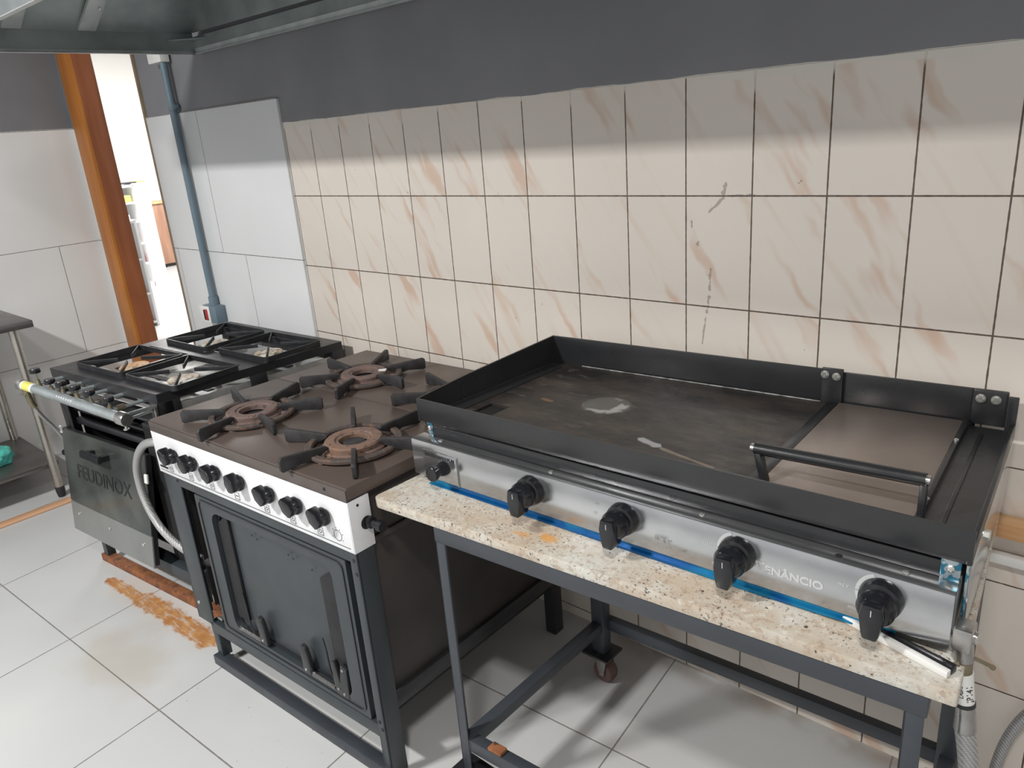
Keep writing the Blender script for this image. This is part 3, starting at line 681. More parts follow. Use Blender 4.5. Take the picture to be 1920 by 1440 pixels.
for (u0, u1, z0, z1) in ((0.238, 0.292, 0.235, 0.565), (0.690, 0.748, 0.205, 0.545)):
    mb = MB(fB); mb.prism([(u0, z0), (u1, z0), (u1, z1 + 0.02), ((u0 + u1) / 2, z1), (u0, z1 - 0.02)], 0.013, 0.021, 'y', bev=0.002); mb.build('hinge_channel', 'dark_void', dr)  # trough shade painted on as a dark panel
for u, z in ((0.378, 0.25), (0.573, 0.24)):
    mb = MB(fB); mb.prism([(u - 0.013, z - 0.043), (u + 0.022, z - 0.045), (u + 0.020, z + 0.01), (u + 0.012, z + 0.040), (u - 0.002, z + 0.046), (u - 0.014, z + 0.03), (u - 0.010, z - 0.01)], -0.004, 0.010, 'y', bev=0.003)
    h = mb.build('hinge_hook', 'black_paint', dr)
    m2 = MB(fB); roundbolt(m2, (u + 0.004, -0.004, z - 0.03), (0, -1, 0), 0.004); m2.build('pin', 'bolt', h)
for (ua, ub, z) in ((0.255, 0.362, 0.207), (0.590, 0.690, 0.200)):
    pts = []; n = 22 * 8
    for i in range(n + 1):
        t = i / n; a = t * 22 * 2 * PI; pts.append((ua + (ub - ua) * t, 0.004 + 0.0052 * math.cos(a), z + 0.0052 * math.sin(a)))
    MB(fB).tube(pts, 0.0011, 5).build('spring', 'chrome', dr)
for u in (0.300, 0.665):
    mb = MB(fB); mb.tube([(u - 0.006, 0.010, 0.335), (u, 0.010, 0.30), (u + 0.004, 0.010, 0.235), (u + 0.02, 0.010, 0.205)], 0.0024, 8, sub=4); mb.build('door_rod', 'black_paint', dr)
mb = MB(fB); mb.prism([(0.690, 0.18), (0.745, 0.185), (0.750, 0.28), (0.728, 0.29), (0.715, 0.23), (0.702, 0.29), (0.688, 0.28)], 0.000, 0.012, 'y', bev=0.003); hb = mb.build('hinge_bracket', 'black_paint', dr)
for u, z in ((0.706, 0.205), (0.728, 0.198), (0.735, 0.275)):
    m2 = MB(fB); roundbolt(m2, (u, 0.0, z), (0, -1, 0), 0.0045); m2.build('bolt', 'chrome', hb)
mb = MB(fB)
for u, z in ((0.405, 0.555), (0.428, 0.55), (0.565, 0.548), (0.585, 0.542), (0.66, 0.535), (0.56, 0.595)): mb.lathe([(0.003, 0), (0.003, 0.0012)], (u, 0.0165, z), (0, -1, 0), 10)
mb.build('screw_hole', 'dark_void', dr)
m2 = MB(fB); m2.lathe([(0.006, 0), (0.006, 0.045)], (0.125, 0.03, 0.37), (1, 0, 0), 12); m2.build('hinge_pin', 'bolt', st)
m2 = MB(fB); m2.box((0.105, 0.01, 0.175), (0.13, 0.02, 0.182), 0.001); m2.build('hinge_tab', 'bolt', st)

# burners of the brown stove (fixed) and their lift-off spider grates
gB = []
def spider(name, c, rot, label, mat_ring='rust_ring'):
    cx, cy = c; Z = 0.8202
    g = thing(name, label, 'grate', (cx, cy, Z), 'spider grates on the brown stove')
    m = MB(); m.ring((cx, cy), 0.120, 0.101, 0.824, 0.836, 56, a0=math.radians(rot + 8), a1=math.radians(rot + 8 + 344), bev=0.003)
    m.build('outer_ring', 'grate_ring', g)
    for k in range(6):
        a = math.radians(rot + 60 * k); d = Vector((math.cos(a), math.sin(a), 0))
        p = MB(); out = [(0.075, 0.838), (0.098, 0.828), (0.118, 0.8212), (0.140, 0.826), (0.190, 0.8212), (0.196, 0.8245), (0.197, 0.852), (0.190, 0.858), (0.080, 0.850), (0.072, 0.845)]
        p.prism(out, -0.0055, 0.0055, 'y', bev=0.0018)
        mm = Matrix.Translation((cx, cy, 0)) @ Matrix.Rotation(a, 4, 'Z')
        bmesh.ops.transform(p.bm, matrix=mm, verts=p.bm.verts); p.build('finger', 'cast', g)
    return g
def burnerB(c, mat, cap):
    cx, cy = c
    m = MB(); m.ring((cx, cy), 0.072, 0.043, 0.822, 0.844, 48, bev=0.004)
    m.ring((cx, cy), 0.082, 0.060, 0.8205, 0.830, 48, bev=0.003)
    b = m.build('burner', mat, st)
    m = MB(); m.ring((cx, cy), 0.046, 0.036, 0.826, 0.8405, 40, bev=0.001); m.build('inner_burner_ring', mat, b)
    m = MB(); m.lathe([(0.040, 0.8205), (0.040, 0.823)], (cx, cy, 0), n=32); m.build('burner_well', 'dark_void', b)
    if cap:
        m = MB(); m.lathe([(0.012, 0.82), (0.012, 0.829), (0.027, 0.830), (0.027, 0.834), (0.002, 0.835)], (cx, cy, 0), n=32); m.build('burner_cap', 'cast', b)
    for k in range(3):
        a = math.radians(40 + 120 * k); m = MB(); m.bar((cx + 0.080 * math.cos(a), cy + 0.080 * math.sin(a), 0.825), (cx + 0.118 * math.cos(a), cy + 0.118 * math.sin(a), 0.825), 0.014, 0.007, 0.002); m.build('burner_lug', mat, b)
for c, r, l, mt, cap in (((0.655, -0.672), -14, 'six-armed black grate on the front left burner', 'rust_ring', False),
                    ((1.090, -0.650), 23, 'six-armed black grate around the orange rusty front right burner', 'rust_ring_or', True),
                    ((0.672, -0.292), -2, 'six-armed black grate on the rear left burner, white fleck beside it', 'rust_ring', False),
                    ((1.085, -0.270), 47, 'six-armed black grate half hidden behind the griddle corner', 'rust_ring', False)):
    burnerB(c, mt, cap); spider('spider_grate', c, r, l)
m = MB(); m.ring((0.672, -0.292), 0.0723, 0.048, 0.8437, 0.8446, 8, a0=math.radians(30), a1=math.radians(50), bev=0.0002); m.build('white_mark', 'white_enamel', st)

# gas hose of the brown stove, looping out on its left
h = thing('gas_hose', 'braided grey gas hose looping out between the two stoves', 'hose', (0.25, -0.84, 0.45))
MB().tube([(0.405, -0.80, 0.735), (0.36, -0.835, 0.735), (0.285, -0.845, 0.712), (0.205, -0.845, 0.65), (0.158, -0.842, 0.575), (0.155, -0.838, 0.48), (0.205, -0.832, 0.40), (0.30, -0.825, 0.36), (0.40, -0.80, 0.33), (0.50, -0.76, 0.315)], 0.0125, 14, sub=8).build('hose_body', 'braid', h)
MB().tube([(0.405, -0.80, 0.735), (0.372, -0.828, 0.736)], 0.0155, 14).build('hose_ferrule', 'chrome', h)

# ------------------------------------------------------------------ black stove with the flat bar grates
WA, DA = 0.72, 0.732
fA = bil((-0.535, -0.813), (0.181, -0.738), (-0.542, -0.081), (0.222, -0.049), WA, DA)
sa = thing('gas_stove', 'black four burner gas stove with silver gas pipe and smoked oven door', 'stove', (-0.17, -0.42, 0))
mb = MB(fA)                                 # top made as a frame with four openings
mb.box((0, 0, 0.790), (WA, 0.085, 0.82)); mb.box((0, 0.65, 0.790), (WA, DA, 0.82))
mb.box((0, 0.085, 0.790), (0.06, 0.65, 0.82)); mb.box((WA - 0.06, 0.085, 0.790), (WA, 0.65, 0.82))
mb.box((0.06, 0.345, 0.806), (WA - 0.06, 0.410, 0.82)); mb.box((0.335, 0.085, 0.806), (0.385, 0.345, 0.82)); mb.box((0.335, 0.410, 0.806), (0.385, 0.65, 0.82))
mb.build('top_frame', 'black_paint', sa)
mb = MB(fA)
for y0 in (0.085, 0.41): 
    for x0 in (0.06, 0.395): mb.box((x0, y0, 0.8205), (x0 + 0.10, y0 + 0.005, 0.8212)); mb.box((x0 + 0.14, y0, 0.8205), (x0 + 0.20, y0 + 0.005, 0.8212))
lab(mb.build('top_slots', 'sheet_white', sa), 'pale worn slots along the grate seats')
mb = MB(fA); mb.box((0.03, 0.03, 0.742), (WA - 0.012, DA - 0.02, 0.746)); mb.box((WA - 0.016, 0.03, 0.742), (WA - 0.012, DA - 0.02, 0.770)); lab(mb.build('drip_tray', 'sheet_white', sa), 'bright tin drip tray under burners')
mb = MB(fA); mb.box((WA - 0.006, 0.0, 0.70), (WA, DA, 0.742), 0.001)
for y0, y1 in ((0.0, 0.075), (0.335, 0.40), (0.685, DA)): mb.box((WA - 0.006, y0, 0.70), (WA, y1, 0.79), 0.001)
mb.build('side_skirt', 'black_paint', sa)
for u in (0.0, WA - 0.055):
    for v in (0.0, DA - 0.05):
        mb = MB(fA)
        if v == 0: mb.box((u, v, 0.11), (u + 0.055, v + 0.006, 0.79), 0.002); mb.box((u if u == 0 else u + 0.049, v, 0.11), (u + (0.006 if u == 0 else 0.055), v + 0.05, 0.79), 0.002)
        else: mb.box((u, v, 0.11), (u + 0.05, v + 0.04, 0.79), 0.002)
        mb.build('corner_post', 'black_paint', sa)
mb = MB(fA); mb.box((0.006, 0.03, 0.690), (WA - 0.006, DA - 0.02, 0.700), 0.001); mb.build('oven_roof', 'black_paint', sa)
mb = MB(fA); mb.box((0.05, 0.02, 0.60), (WA - 0.05, 0.05, 0.625), 0.003); mb.box((0.05, 0.02, 0.655), (WA - 0.05, 0.045, 0.665), 0.002); mb.build('oven_lintel', 'black_paint', sa)
mb = MB(fA); mb.box((0.55, 0.015, 0.165), (WA - 0.01, 0.06, 0.69), 0.002); mb.box((0.55, 0.03, 0.165), (WA + 0.15, 0.62, 0.172)); mb.box((0.02, 0.05, 0.17), (0.026, DA - 0.03, 0.69)); mb.box((WA - 0.03, 0.05, 0.13), (WA - 0.02, DA - 0.03, 0.69)); mb.box((0.02, DA - 0.04, 0.17), (WA - 0.02, DA - 0.03, 0.69)); mb.box((0.02, 0.06, 0.17), (WA - 0.03, DA - 0.03, 0.18)); mb.build('oven_box', 'dark_void', sa)
m2 = MB(fA); roundbolt(m2, (0.60, 0.010, 0.24), (0, -1, 0), 0.007); m2.build('bolt', 'bolt', sa)
# leaning oven door: upper smoked glass, lower metal plate
TL, TR_, BR_, BL_ = Vector((-0.53, -0.830, 0.590)), Vector((0.055, -0.768, 0.590)), Vector((0.050, -0.826, 0.190)), Vector((-0.532, -0.880, 0.190))
def dpt(u, t, off=0.0):
    a = TL.lerp(TR_, u); b = BL_.lerp(BR_, u); p = a.lerp(b, t); n = (TR_ - TL).cross(BL_ - TL).normalized()
    if n.y > 0: n = -n
    return p + n * off
def dslab(u0, u1, t0, t1, o0, o1, name, mat, par, bev=0.0015):
    m = MB(); a = [dpt(u0, t0, o0), dpt(u1, t0, o0), dpt(u1, t1, o0), dpt(u0, t1, o0)]
    b = [dpt(u0, t0, o1), dpt(u1, t0, o1), dpt(u1, t1, o1), dpt(u0, t1, o1)]
    t = bmesh.new(); A = [t.verts.new(p) for p in a]; B = [t.verts.new(p) for p in b]; t.faces.new(A); t.faces.new(B[::-1])
    for i in range(4): t.faces.new((A[i], B[i], B[(i + 1) % 4], A[(i + 1) % 4]))
    bmesh.ops.recalc_face_normals(t, faces=t.faces)
    if bev: bmesh.ops.bevel(t, geom=t.edges[:], offset=bev, segments=2, affect='EDGES')
    m._add(t); return m.build(name, mat, par)
od = dslab(0, 1, 0, 1, -0.018, -0.002, 'oven_door', 'black_paint', sa)
dslab(0.0, 1, 0.0, 0.72, -0.002, 0.004, 'glass_pane', 'glass', od)
lp = dslab(0.0, 1.0, 0.725, 1.02, -0.002, 0.004, 'kick_plate', 'door_metal', od)
for u in (0.10, 0.50, 0.90):
    m2 = MB(); p = dpt(u, 0.83, 0.004); roundbolt(m2, p, (0.1, -1, 0.1), 0.007, 0.005); m2.build('bolt', 'bolt', lp)
hdl = dslab(0.36, 0.60, 0.10, 0.17, 0.030, 0.045, 'door_handle', 'black_plastic', od, 0.004)
for u in (0.38, 0.55): dslab(u, u + 0.04, 0.11, 0.16, 0.004, 0.031, 'handle_post', 'black_plastic', od, 0.001)
dslab(-0.01, 0.015, -0.02, 0.05, 0.002, 0.008, 'clip', 'white_plastic', od); dslab(0.985, 1.02, 0.16, 0.24, 0.002, 0.009, 'clip', 'white_plastic', od)
def place_txt(p):
    L = (TR_ - TL).length; H = (BL_ - TL).length
    return dpt(0.15 + p[0] / L, 0.445 - p[1] / H, 0.0046 + p[2])
text_obj('door_lettering', 'FEUDINOX', 0.078, 'dark_text', od, place_txt, 0.0004)
mb = MB(fA); mb.box((0.012, -0.022, 0.118), (WA + 0.02, 0.03, 0.170), 0.002); mb.build('front_rail', 'slate_paint', sa)
for u in (0.012, WA - 0.04): 
    mb = MB(fA); mb.box((u, 0.0, 0.028), (u + 0.03, 0.032, 0.17), 0.002); mb.build('front_foot', 'slate_paint', sa)
m2 = MB(fA); roundbolt(m2, (0.027, 0, 0.145), (0, -1, 0), 0.007); m2.build('bolt', 'chrome', sa)
for u in (0.012, WA - 0.04):
    mb = MB(fA); mb.box((u, DA - 0.05, 0.0), (u + 0.03, DA - 0.02, 0.17), 0.002); mb.build('rear_foot', 'slate_paint', sa)
mb = MB(fA); mb.box((-0.008, -0.006, 0.0), (WA + 0.16, 0.030, 0.032), 0.003); lab(mb.build('floor_bar', 'rust_bar', sa), 'rust covered floor bar')
mb = MB(fA); mb.box((WA + 0.125, 0.03, 0.0), (WA + 0.16, 0.055, 0.16), 0.002); lab(mb.build('rusty_stub', 'rust_bar', sa), 'rusty upright stub behind brown stove foot')
# gas manifold pipe with valves
A_, B_ = Vector((-0.478, -0.930, 0.802)), Vector((0.218, -0.858, 0.786)); dv = (B_ - A_).normalized()
mp = MB().tube([A_, B_], 0.0165, 24).build('gas_manifold', 'galv_pipe', sa)
m = MB(); m.tube([A_ - dv * 0.014, A_ - dv * 0.002, A_ + dv * 0.020, A_ + dv * 0.022], [0.016, 0.0205, 0.0205, 0.017], 24); m.build('end_cap', 'chrome', mp)
m = MB(); m.tube([B_ - dv * 0.028, B_ - dv * 0.026, B_ + dv * 0.010, B_ + dv * 0.014], [0.017, 0.0215, 0.0215, 0.019], 24); m.build('end_cap', 'chrome', mp)
m = MB(); m.tube([A_ + dv * 0.040, A_ + dv * 0.095], 0.0172, 24); s_ = lab(m.build('yellow_label', 'yellow', mp), 'yellow and white sticker')
m = MB(); m.tube([A_ + dv * 0.027, A_ + dv * 0.040], 0.0171, 24); m.tube([A_ + dv * 0.095, A_ + dv * 0.110], 0.0171, 24); m.build('white_label', 'white_plastic', mp)
m = MB(); m.lathe([(0.004, 0), (0.004, 0.012), (0.009, 0.014), (0.009, 0.017)], B_ + Vector((-0.005, 0, -0.018)), (0, 0, -1), 16); m.build('drain_screw', 'bolt', mp)
m = MB()
for i in range(7):
    c = A_ + dv * (0.30 + i * 0.016); q = Vector((0.35, -0.75, 0.6)).normalized(); q = (q - dv * q.dot(dv)).normalized()
    m.bar(c + q * 0.0166 - dv * 0.004, c + q * 0.0166 + dv * 0.004, 0.006, 0.0006, up=tuple(q))
m.build('pipe_marking', 'grey_print', mp)
for off in ((0.0, 0.012), (0.018, -0.004)):
    m = MB(); m.bar(B_ + Vector((0.0, 0.012, off[1])), (0.178 - off[0], -0.742, 0.772 + off[1]), 0.006, 0.010, 0.001); m.build('pipe_bracket', 'galv_pipe', sa)
m = MB(); m.box((0.165, -0.752, 0.745), (0.182, -0.742, 0.79), 0.002); hexbolt(m, (0.170, -0.752, 0.782), (0, -1, 0), 0.006, 0.006); m.build('bracket_plate', 'chrome', sa)
for (x, y, z, tall) in ((-0.45, -0.872, 0.800, 1), (-0.315, -0.872, 0.797, 0), (-0.225, -0.865, 0.797, 0.4), (-0.14, -0.852, 0.795, 0.2), (-0.035, -0.846, 0.795, 0.2), (0.085, -0.835, 0.790, 0.2)):
    m = MB(); yy = y - 0.012
    m.lathe([(0.010, -0.018), (0.011, -0.006), (0.008, 0.0), (0.006, 0.012)], (x, yy, z), n=14)
    m.lathe([(0.009, -0.012), (0.009, 0.012)], (x, y + 0.02, z - 0.004), (0, 1, 0), 6)
    vv = m.build('gas_valve', 'brass', sa)
    m = MB(); m.tube([(x, y - 0.045, z - 0.004), (x, y + 0.10, z - 0.006)], 0.0065, 12); m.build('supply_tube', 'galv_pipe', vv)
    m = MB(); m.tube([(x, yy, z + 0.010), (x, yy, z + 0.026 + 0.012 * tall)], 0.003, 8); m.build('valve_stem', 'bolt', vv)
    m = MB(); m.lathe([(0.017, 0), (0.018, 0.002), (0.018, 0.013), (0.016, 0.016)], (x, yy, z + 0.022 + 0.014 * tall), n=24); m.build('valve_knob', 'black_plastic', vv)
# burner supply tubes and burners
for (cx, cy, mt) in ((-0.282, -0.610, 'burner_cap_or'), (0.060, -0.590, 'burner_cap'), (-0.296, -0.285, 'burner_cap'), (0.049, -0.255, 'burner_cap')):
    m = MB(); m.lathe([(0.030, 0.775), (0.034, 0.80), (0.050, 0.803), (0.054, 0.808), (0.050, 0.8115), (0.030, 0.8125), (0.002, 0.813)], (cx, cy, 0), n=36); b = m.build('burner', mt, sa)
    m = MB(); m.tube([(cx, cy, 0.778), (cx + 0.004, cy - 0.10, 0.772), (cx - 0.004, -0.80 + 0.1 * (cx + .5), 0.790)], 0.009, 12); m.build('venturi_tube', 'galv_pipe', b)
m = MB(fA); m.box((0.05, 0.05, 0.755), (WA - 0.05, 0.085, 0.76)); m.box((0.05, 0.20, 0.764), (WA - 0.05, 0.225, 0.768)); m.box((0.05, 0.52, 0.764), (WA - 0.05, 0.545, 0.768)); m.build('burner_support_bar', 'flatbar', sa)
# left gas hose of this stove
h = thing('gas_hose', 'thin braided gas hose hanging from the left end of the silver gas pipe', 'hose', (-0.45, -0.93, 0.7))
MB().tube([(-0.445, -0.930, 0.780), (-0.450, -0.922, 0.735), (-0.475, -0.898, 0.675), (-0.52, -0.858, 0.605), (-0.565, -0.818, 0.52), (-0.59, -0.78, 0.42), (-0.59, -0.60, 0.30)], 0.0075, 12, sub=6).build('hose_body', 'braid', h)
m = MB(); m.tube([(-0.448, -0.930, 0.787), (-0.450, -0.922, 0.735), (-0.457, -0.915, 0.718)], 0.011, 12); hh = m.build('hose_fitting', 'brass', h)
m = MB(); m.bar((-0.48, -0.94, 0.768), (-0.425, -0.94, 0.772), 0.010, 0.004, 0.001); m.build('valve_lever', 'chrome', hh)

# square flat bar grates
def flat_grate(cx, cy, w, d, label, rot=0.0):
    g = thing('bar_grate', label, 'grate', (cx, cy, 0.8205), 'flat bar grates on the black stove'); z0, z1 = 0.8215, 0.8400
    O = rrect(cx - w / 2, cy - d / 2, cx + w / 2, cy + d / 2, 0.018); H = rrect(cx - w / 2 + 0.0045, cy - d / 2 + 0.0045, cx + w / 2 - 0.0045, cy + d / 2 - 0.0045, 0.0135)
    MB().prism(O, z0, z1, 'z', hole=H).build('frame_bar', 'flatbar', g)
    for sx, sy in ((-1, -1), (1, -1), (1, 1), (-1, 1)):
        p = Vector((cx + sx * (w / 2 - 0.008), cy + sy * (d / 2 - 0.008), 0.832)); q = Vector((cx + sx * 0.034, cy + sy * 0.026, 0.836))
        m = MB(); m.bar(p, q, 0.0045, 0.014, 0.0008); m.build('finger', 'flatbar', g)
    o2 = g; g.rotation_euler = (0, 0, rot); return g
flat_grate(-0.292, -0.618, 0.325, 0.245, 'black flat bar grate at front left, over orange stained burner', 0.08)
flat_grate(0.052, -0.586, 0.315, 0.245, 'black flat bar grate at front right, over white burner cap', 0.08)
flat_grate(-0.308, -0.272, 0.300, 0.270, 'black flat bar grate at rear left, nearest the door opening', 0.04)
flat_grate(0.050, -0.248, 0.310, 0.245, 'black flat bar grate at rear right, beside the white tiles', 0.06)

# ------------------------------------------------------------------ granite table
WT, DT = 1.14, 0.62
fT = bil((1.280, -0.755), (2.4175, -0.677), (1.300, -0.118), (2.362, -0.100), WT, DT)
tb = thing('work_table', 'granite topped work table with dark steel frame under the griddle', 'table', (1.85, -0.42, 0))
m = MB(fT); m.prism([(0, 0.015), (0.004, 0.005), (0.015, 0), (WT - 0.003, 0), (WT, 0.003), (WT, DT), (0, DT)], 0.758, 0.782, 'z', bev=0.0025); lab(m.build('granite_top', 'granite', tb), 'speckled beige granite slab')
for u in (0.180, 1.078):
    m = MB(fT); m.box((u, 0.004, 0.10), (u + 0.026, 0.008, 0.757), 0.001); m.box((u, 0.004, 0.10), (u + 0.004, 0.030, 0.757), 0.001); m.build('leg', 'table_paint', tb)
for x, y in ((1.475, -0.190), (2.338, -0.135)):
    m = MB(); m.box((x - 0.02, y - 0.018, 0.10), (x + 0.02, y + 0.018, 0.757), 0.002); m.build('leg', 'table_paint', tb)
m = MB(fT); m.box((0.18, 0.002, 0.722), (1.107, 0.030, 0.757), 0.002); m.box((0.18, 0.03, 0.728), (0.21, 0.56, 0.757)); m.box((1.08, 0.03, 0.728), (1.107, 0.56, 0.757)); m.box((0.18, 0.545, 0.728), (1.107, 0.57, 0.757)); m.build('apron', 'table_paint', tb)
m = MB(); m.bar((1.474, -0.735, 0.187), (1.476, -0.195, 0.187), 0.030, 0.030, 0.002); m.build('side_stretcher', 'table_paint', tb)
m = MB(); m.bar((2.374, -0.69, 0.187), (2.340, -0.14, 0.187), 0.030, 0.030, 0.002); m.build('side_stretcher', 'table_paint', tb)
m = MB(); m.bar((1.478, -0.172, 0.187), (2.338, -0.135, 0.187), 0.026, 0.034, 0.002); m.build('rear_stretcher', 'table_paint', tb)
m = MB(fT); m.box((0.209, 0.006, 0.168), (1.079, 0.034, 0.202), 0.002); fr = m.build('front_stretcher', 'table_paint', tb)
m = MB(fT); m.box((0.262, 0.006, 0.2025), (0.300, 0.030, 0.212), 0.002); m.build('weld_tab', 'rust_bar', fr)
def caster(x, y):
    m = MB(); m.box((x - 0.045, y - 0.040, 0.092), (x + 0.045, y + 0.040, 0.100), 0.003); c = m.build('caster', 'black_paint', tb)
    m = MB(); m.prism([(x - 0.012, 0.092), (x + 0.03, 0.092), (x + 0.018, 0.028), (x + 0.004, 0.028)], y - 0.024, y - 0.021, 'y'); m.box((x - 0.012, y - 0.024, 0.088), (x + 0.03, y + 0.024, 0.092)); m.prism([(x - 0.012, 0.092), (x + 0.03, 0.092), (x + 0.018, 0.028), (x + 0.004, 0.028)], y + 0.021, y + 0.024, 'y'); m.build('caster_fork', 'chrome', c)
    m = MB(); m.lathe([(0.006, -0.018), (0.030, -0.017), (0.0345, -0.008), (0.0345, 0.008), (0.030, 0.017), (0.006, 0.018)], (x + 0.010, y, 0.0345), (0, 1, 0), 28); m.build('caster_wheel', 'wheel', c)
caster(1.475, -0.190); caster(2.338, -0.135); caster(1.475, -0.728); caster(2.37, -0.672)

# ------------------------------------------------------------------ griddle
WG, DG = 1.10, 0.49
fG = bil((1.298, -0.610), (2.398, -0.580), (1.314, -0.128), (2.362, -0.052), WG, DG)
gr = thing('gas_griddle', 'large black gas griddle with stainless knob panel on the granite table', 'griddle', (1.85, -0.36, 0.782))
PZ = 0.926
m = MB(fG); m.box((0.012, 0.012, 0.800), (WG - 0.012, DG - 0.012, 0.884), 0.002); lab(m.build('burner_housing', 'galv_light', gr), 'zinc burner housing')
m = MB(fG); m.box((0.030, 0.010, 0.884), (WG - 0.030, DG - 0.01, 0.890)); m.build('inner_box', 'lamp_black', gr)
# dark drip channel below the lip
m = MB(fG); m.box((0.03, 0.006, 0.886), (WG - 0.03, 0.012, 0.912), 0.002); m.build('front_channel', 'lamp_black', gr)
# pan: floor with a grease hole, front lip, left side with sloping top, back wall
hx0, hx1, hv0, hv1 = 0.082, 0.138, 0.068, 0.152
m = MB(fG)
for a in ((0.004, 0.02, hx0, DG), (hx1, 0.02, 0.745, DG), (hx0, 0.02, hx1, hv0), (hx0, hv1, hx1, DG)): m.box((a[0], a[1], PZ - 0.006), (a[2], a[3], PZ))
lab(m.build('cooking_plate', 'plate', gr), 'dark stained cooking plate')
m = MB(fG); m.box((hx0 - 0.002, hv0 - 0.002, PZ - 0.012), (hx1 + 0.002, hv1 + 0.002, PZ - 0.0058)); m.build('grease_hole', 'hole_dark', gr)  # black plate closes the opening, its darkness is in the colour
m = MB(fG); m.prism([(0.0, 0.972), (0.004, 0.972), (0.006, 0.935), (0.020, PZ), (0.020, PZ - 0.005), (0.012, 0.914), (0.003, 0.918), (-0.001, 0.928)], 0.0, WG, 'x')
# the prism above runs along u; swap so that its outline is (v, z)
m.build('front_lip', 'lamp_black', gr)
m = MB(fG); m.prism([(0.0, 0.918), (DG, 0.918), (DG, 0.999), (0.15, 0.9835), (0.0, 0.972)], 0.0, 0.005, 'x'); m.build('left_side_wall', 'lamp_black', gr)
m = MB(fG); m.prism([(0.0, 0.930), (0.03, 0.925), (0.0, 0.96)], 0.004, 0.02, 'x')
m.prism([(0.02, PZ - 0.002), (0.45, PZ - 0.002), (0.45, PZ + 0.002), (0.02, PZ + 0.002)], 0.004, 0.055, 'x'); m.build('left_gutter', 'lamp_black', gr)
m = MB(fG); m.box((0.0, DG - 0.006, 0.90), (0.765, DG, 0.999), 0.001); m.box((0.73, DG - 0.012, 0.925), (0.775, DG - 0.004, 1.004), 0.002); m.build('back_wall', 'lamp_black', gr)
m = MB(fG); m.box((0.767, DG - 0.004, 0.90), (1.03, DG + 0.002, 0.996), 0.001); m.build('back_wall', 'lamp_black', gr)
m = MB(fG); m.box((1.022, DG - 0.018, 0.93), (1.082, DG - 0.006, 1.000), 0.003); m.box((1.082, DG - 0.03, 0.925), (WG, DG - 0.022, 0.997), 0.002); m.build('back_wall', 'lamp_black', gr)
m = MB(fG); m.tube([(0.10, DG - 0.010, PZ + 0.001), (0.74, DG - 0.010, PZ + 0.001)], 0.0018, 8); lab(m.build('back_weld_seam', 'weld', gr), 'shiny weld seam'); m = MB(fG); m.tube([(0.008, 0.03, PZ + 0.001), (0.008, DG - 0.012, PZ + 0.001)], 0.0018, 8); m.build('side_weld_seam', 'lamp_black', gr)
# groove between plates and smooth grey plate
m = MB(fG); m.prism([(0.745, 0.02), (0.770, 0.02), (0.768, DG - 0.012), (0.748, DG - 0.012)], PZ - 0.008, PZ + 0.003, 'z', bev=0.001); m.build('plate_divider', 'lamp_black', gr)
m = MB(fG); m.box((0.770, 0.024, PZ - 0.004), (1.012, DG - 0.008, PZ + 0.004), 0.001); lab(m.build('smooth_plate', 'plate_grey', gr), 'smooth grey steel plate')
m = MB(fG); m.box((1.012, 0.02, PZ - 0.006), (WG - 0.002, DG - 0.02, PZ + 0.001)); m.box((1.012, 0.02, PZ - 0.004), (1.022, DG - 0.02, PZ + 0.014), 0.002); m.box((1.045, 0.03, PZ + 0.001), (1.052, DG - 0.06, PZ + 0.004), 0.001)
m.box((WG - 0.008, 0.0, 0.918), (WG, DG - 0.022, 0.945), 0.002); ch = m.build('right_channel', 'lamp_black', gr)
for u, v in ((1.018, 0.12), (1.018, 0.36)):
    m2 = MB(fG); roundbolt(m2, (u, v, PZ + 0.014), (0, 0, 1), 0.0045, 0.004); m2.build('bolt', 'bolt', ch)
for u, z in ((0.738, 0.990), (0.762, 0.988), (1.036, 0.984), (1.062, 0.984)):
    m2 = MB(fG); hexbolt(m2, (u, DG - (0.013 if u < 1 else 0.019), z), (0, -1, 0), 0.0072, 0.006); m2.build('bolt', 'bolt', gr)
# press handle
m = MB(fG); m.tube([(0.755, 0.085, 0.984), (1.020, 0.085, 0.990)], 0.0105, 20); hg = m.build('handle_bar', 'lamp_black', gr)
for u in (0.752, 1.022):
    m = MB(fG); m.lathe([(0.0075, -0.004), (0.0075, 0.004)], (u, 0.085, 0.984 if u < 0.8 else 0.990), (1, 0, 0), 14); m.build('handle_bolt', 'bolt', hg)
m = MB(fG); m.bar((0.760, 0.085, 0.980), (0.778, 0.075, 0.930), 0.012, 0.016, 0.002, up=(0, 1, 0)); m.build('handle_post', 'lamp_black', gr)
m = MB(fG); m.bar((1.018, 0.085, 0.984), (1.020, 0.070, 0.930), 0.010, 0.016, 0.002, up=(0, 1, 0)); m.build('handle_post', 'lamp_black', gr)
# stainless panel: ledge on top, face below
m = MB(fG)
prof = [(0.012, 0.885), (-0.024, 0.8852), (-0.0265, 0.884), (-0.028, 0.881), (-0.028, 0.7985), (-0.0265, 0.7985), (-0.0265, 0.880), (0.012, 0.8825)]
m.prism(prof, 0.0, 1.088, 'x')
pn = lab(m.build('front_panel', 'stainless', gr), 'stainless front panel')
for u in (0.072, 0.380, 0.703, 1.022):
    m2 = MB(fG); roundbolt(m2, (u, -0.006, 0.8855), (0, 0, 1), 0.0055, 0.003); m2.build('screw', 'bolt', pn)
m2 = MB(fG); m2.lathe([(0.0055, 0), (0.0055, 0.0006)], (0.930, -0.012, 0.885), n=16); m2.build('screw_hole', 'dark_void', pn)
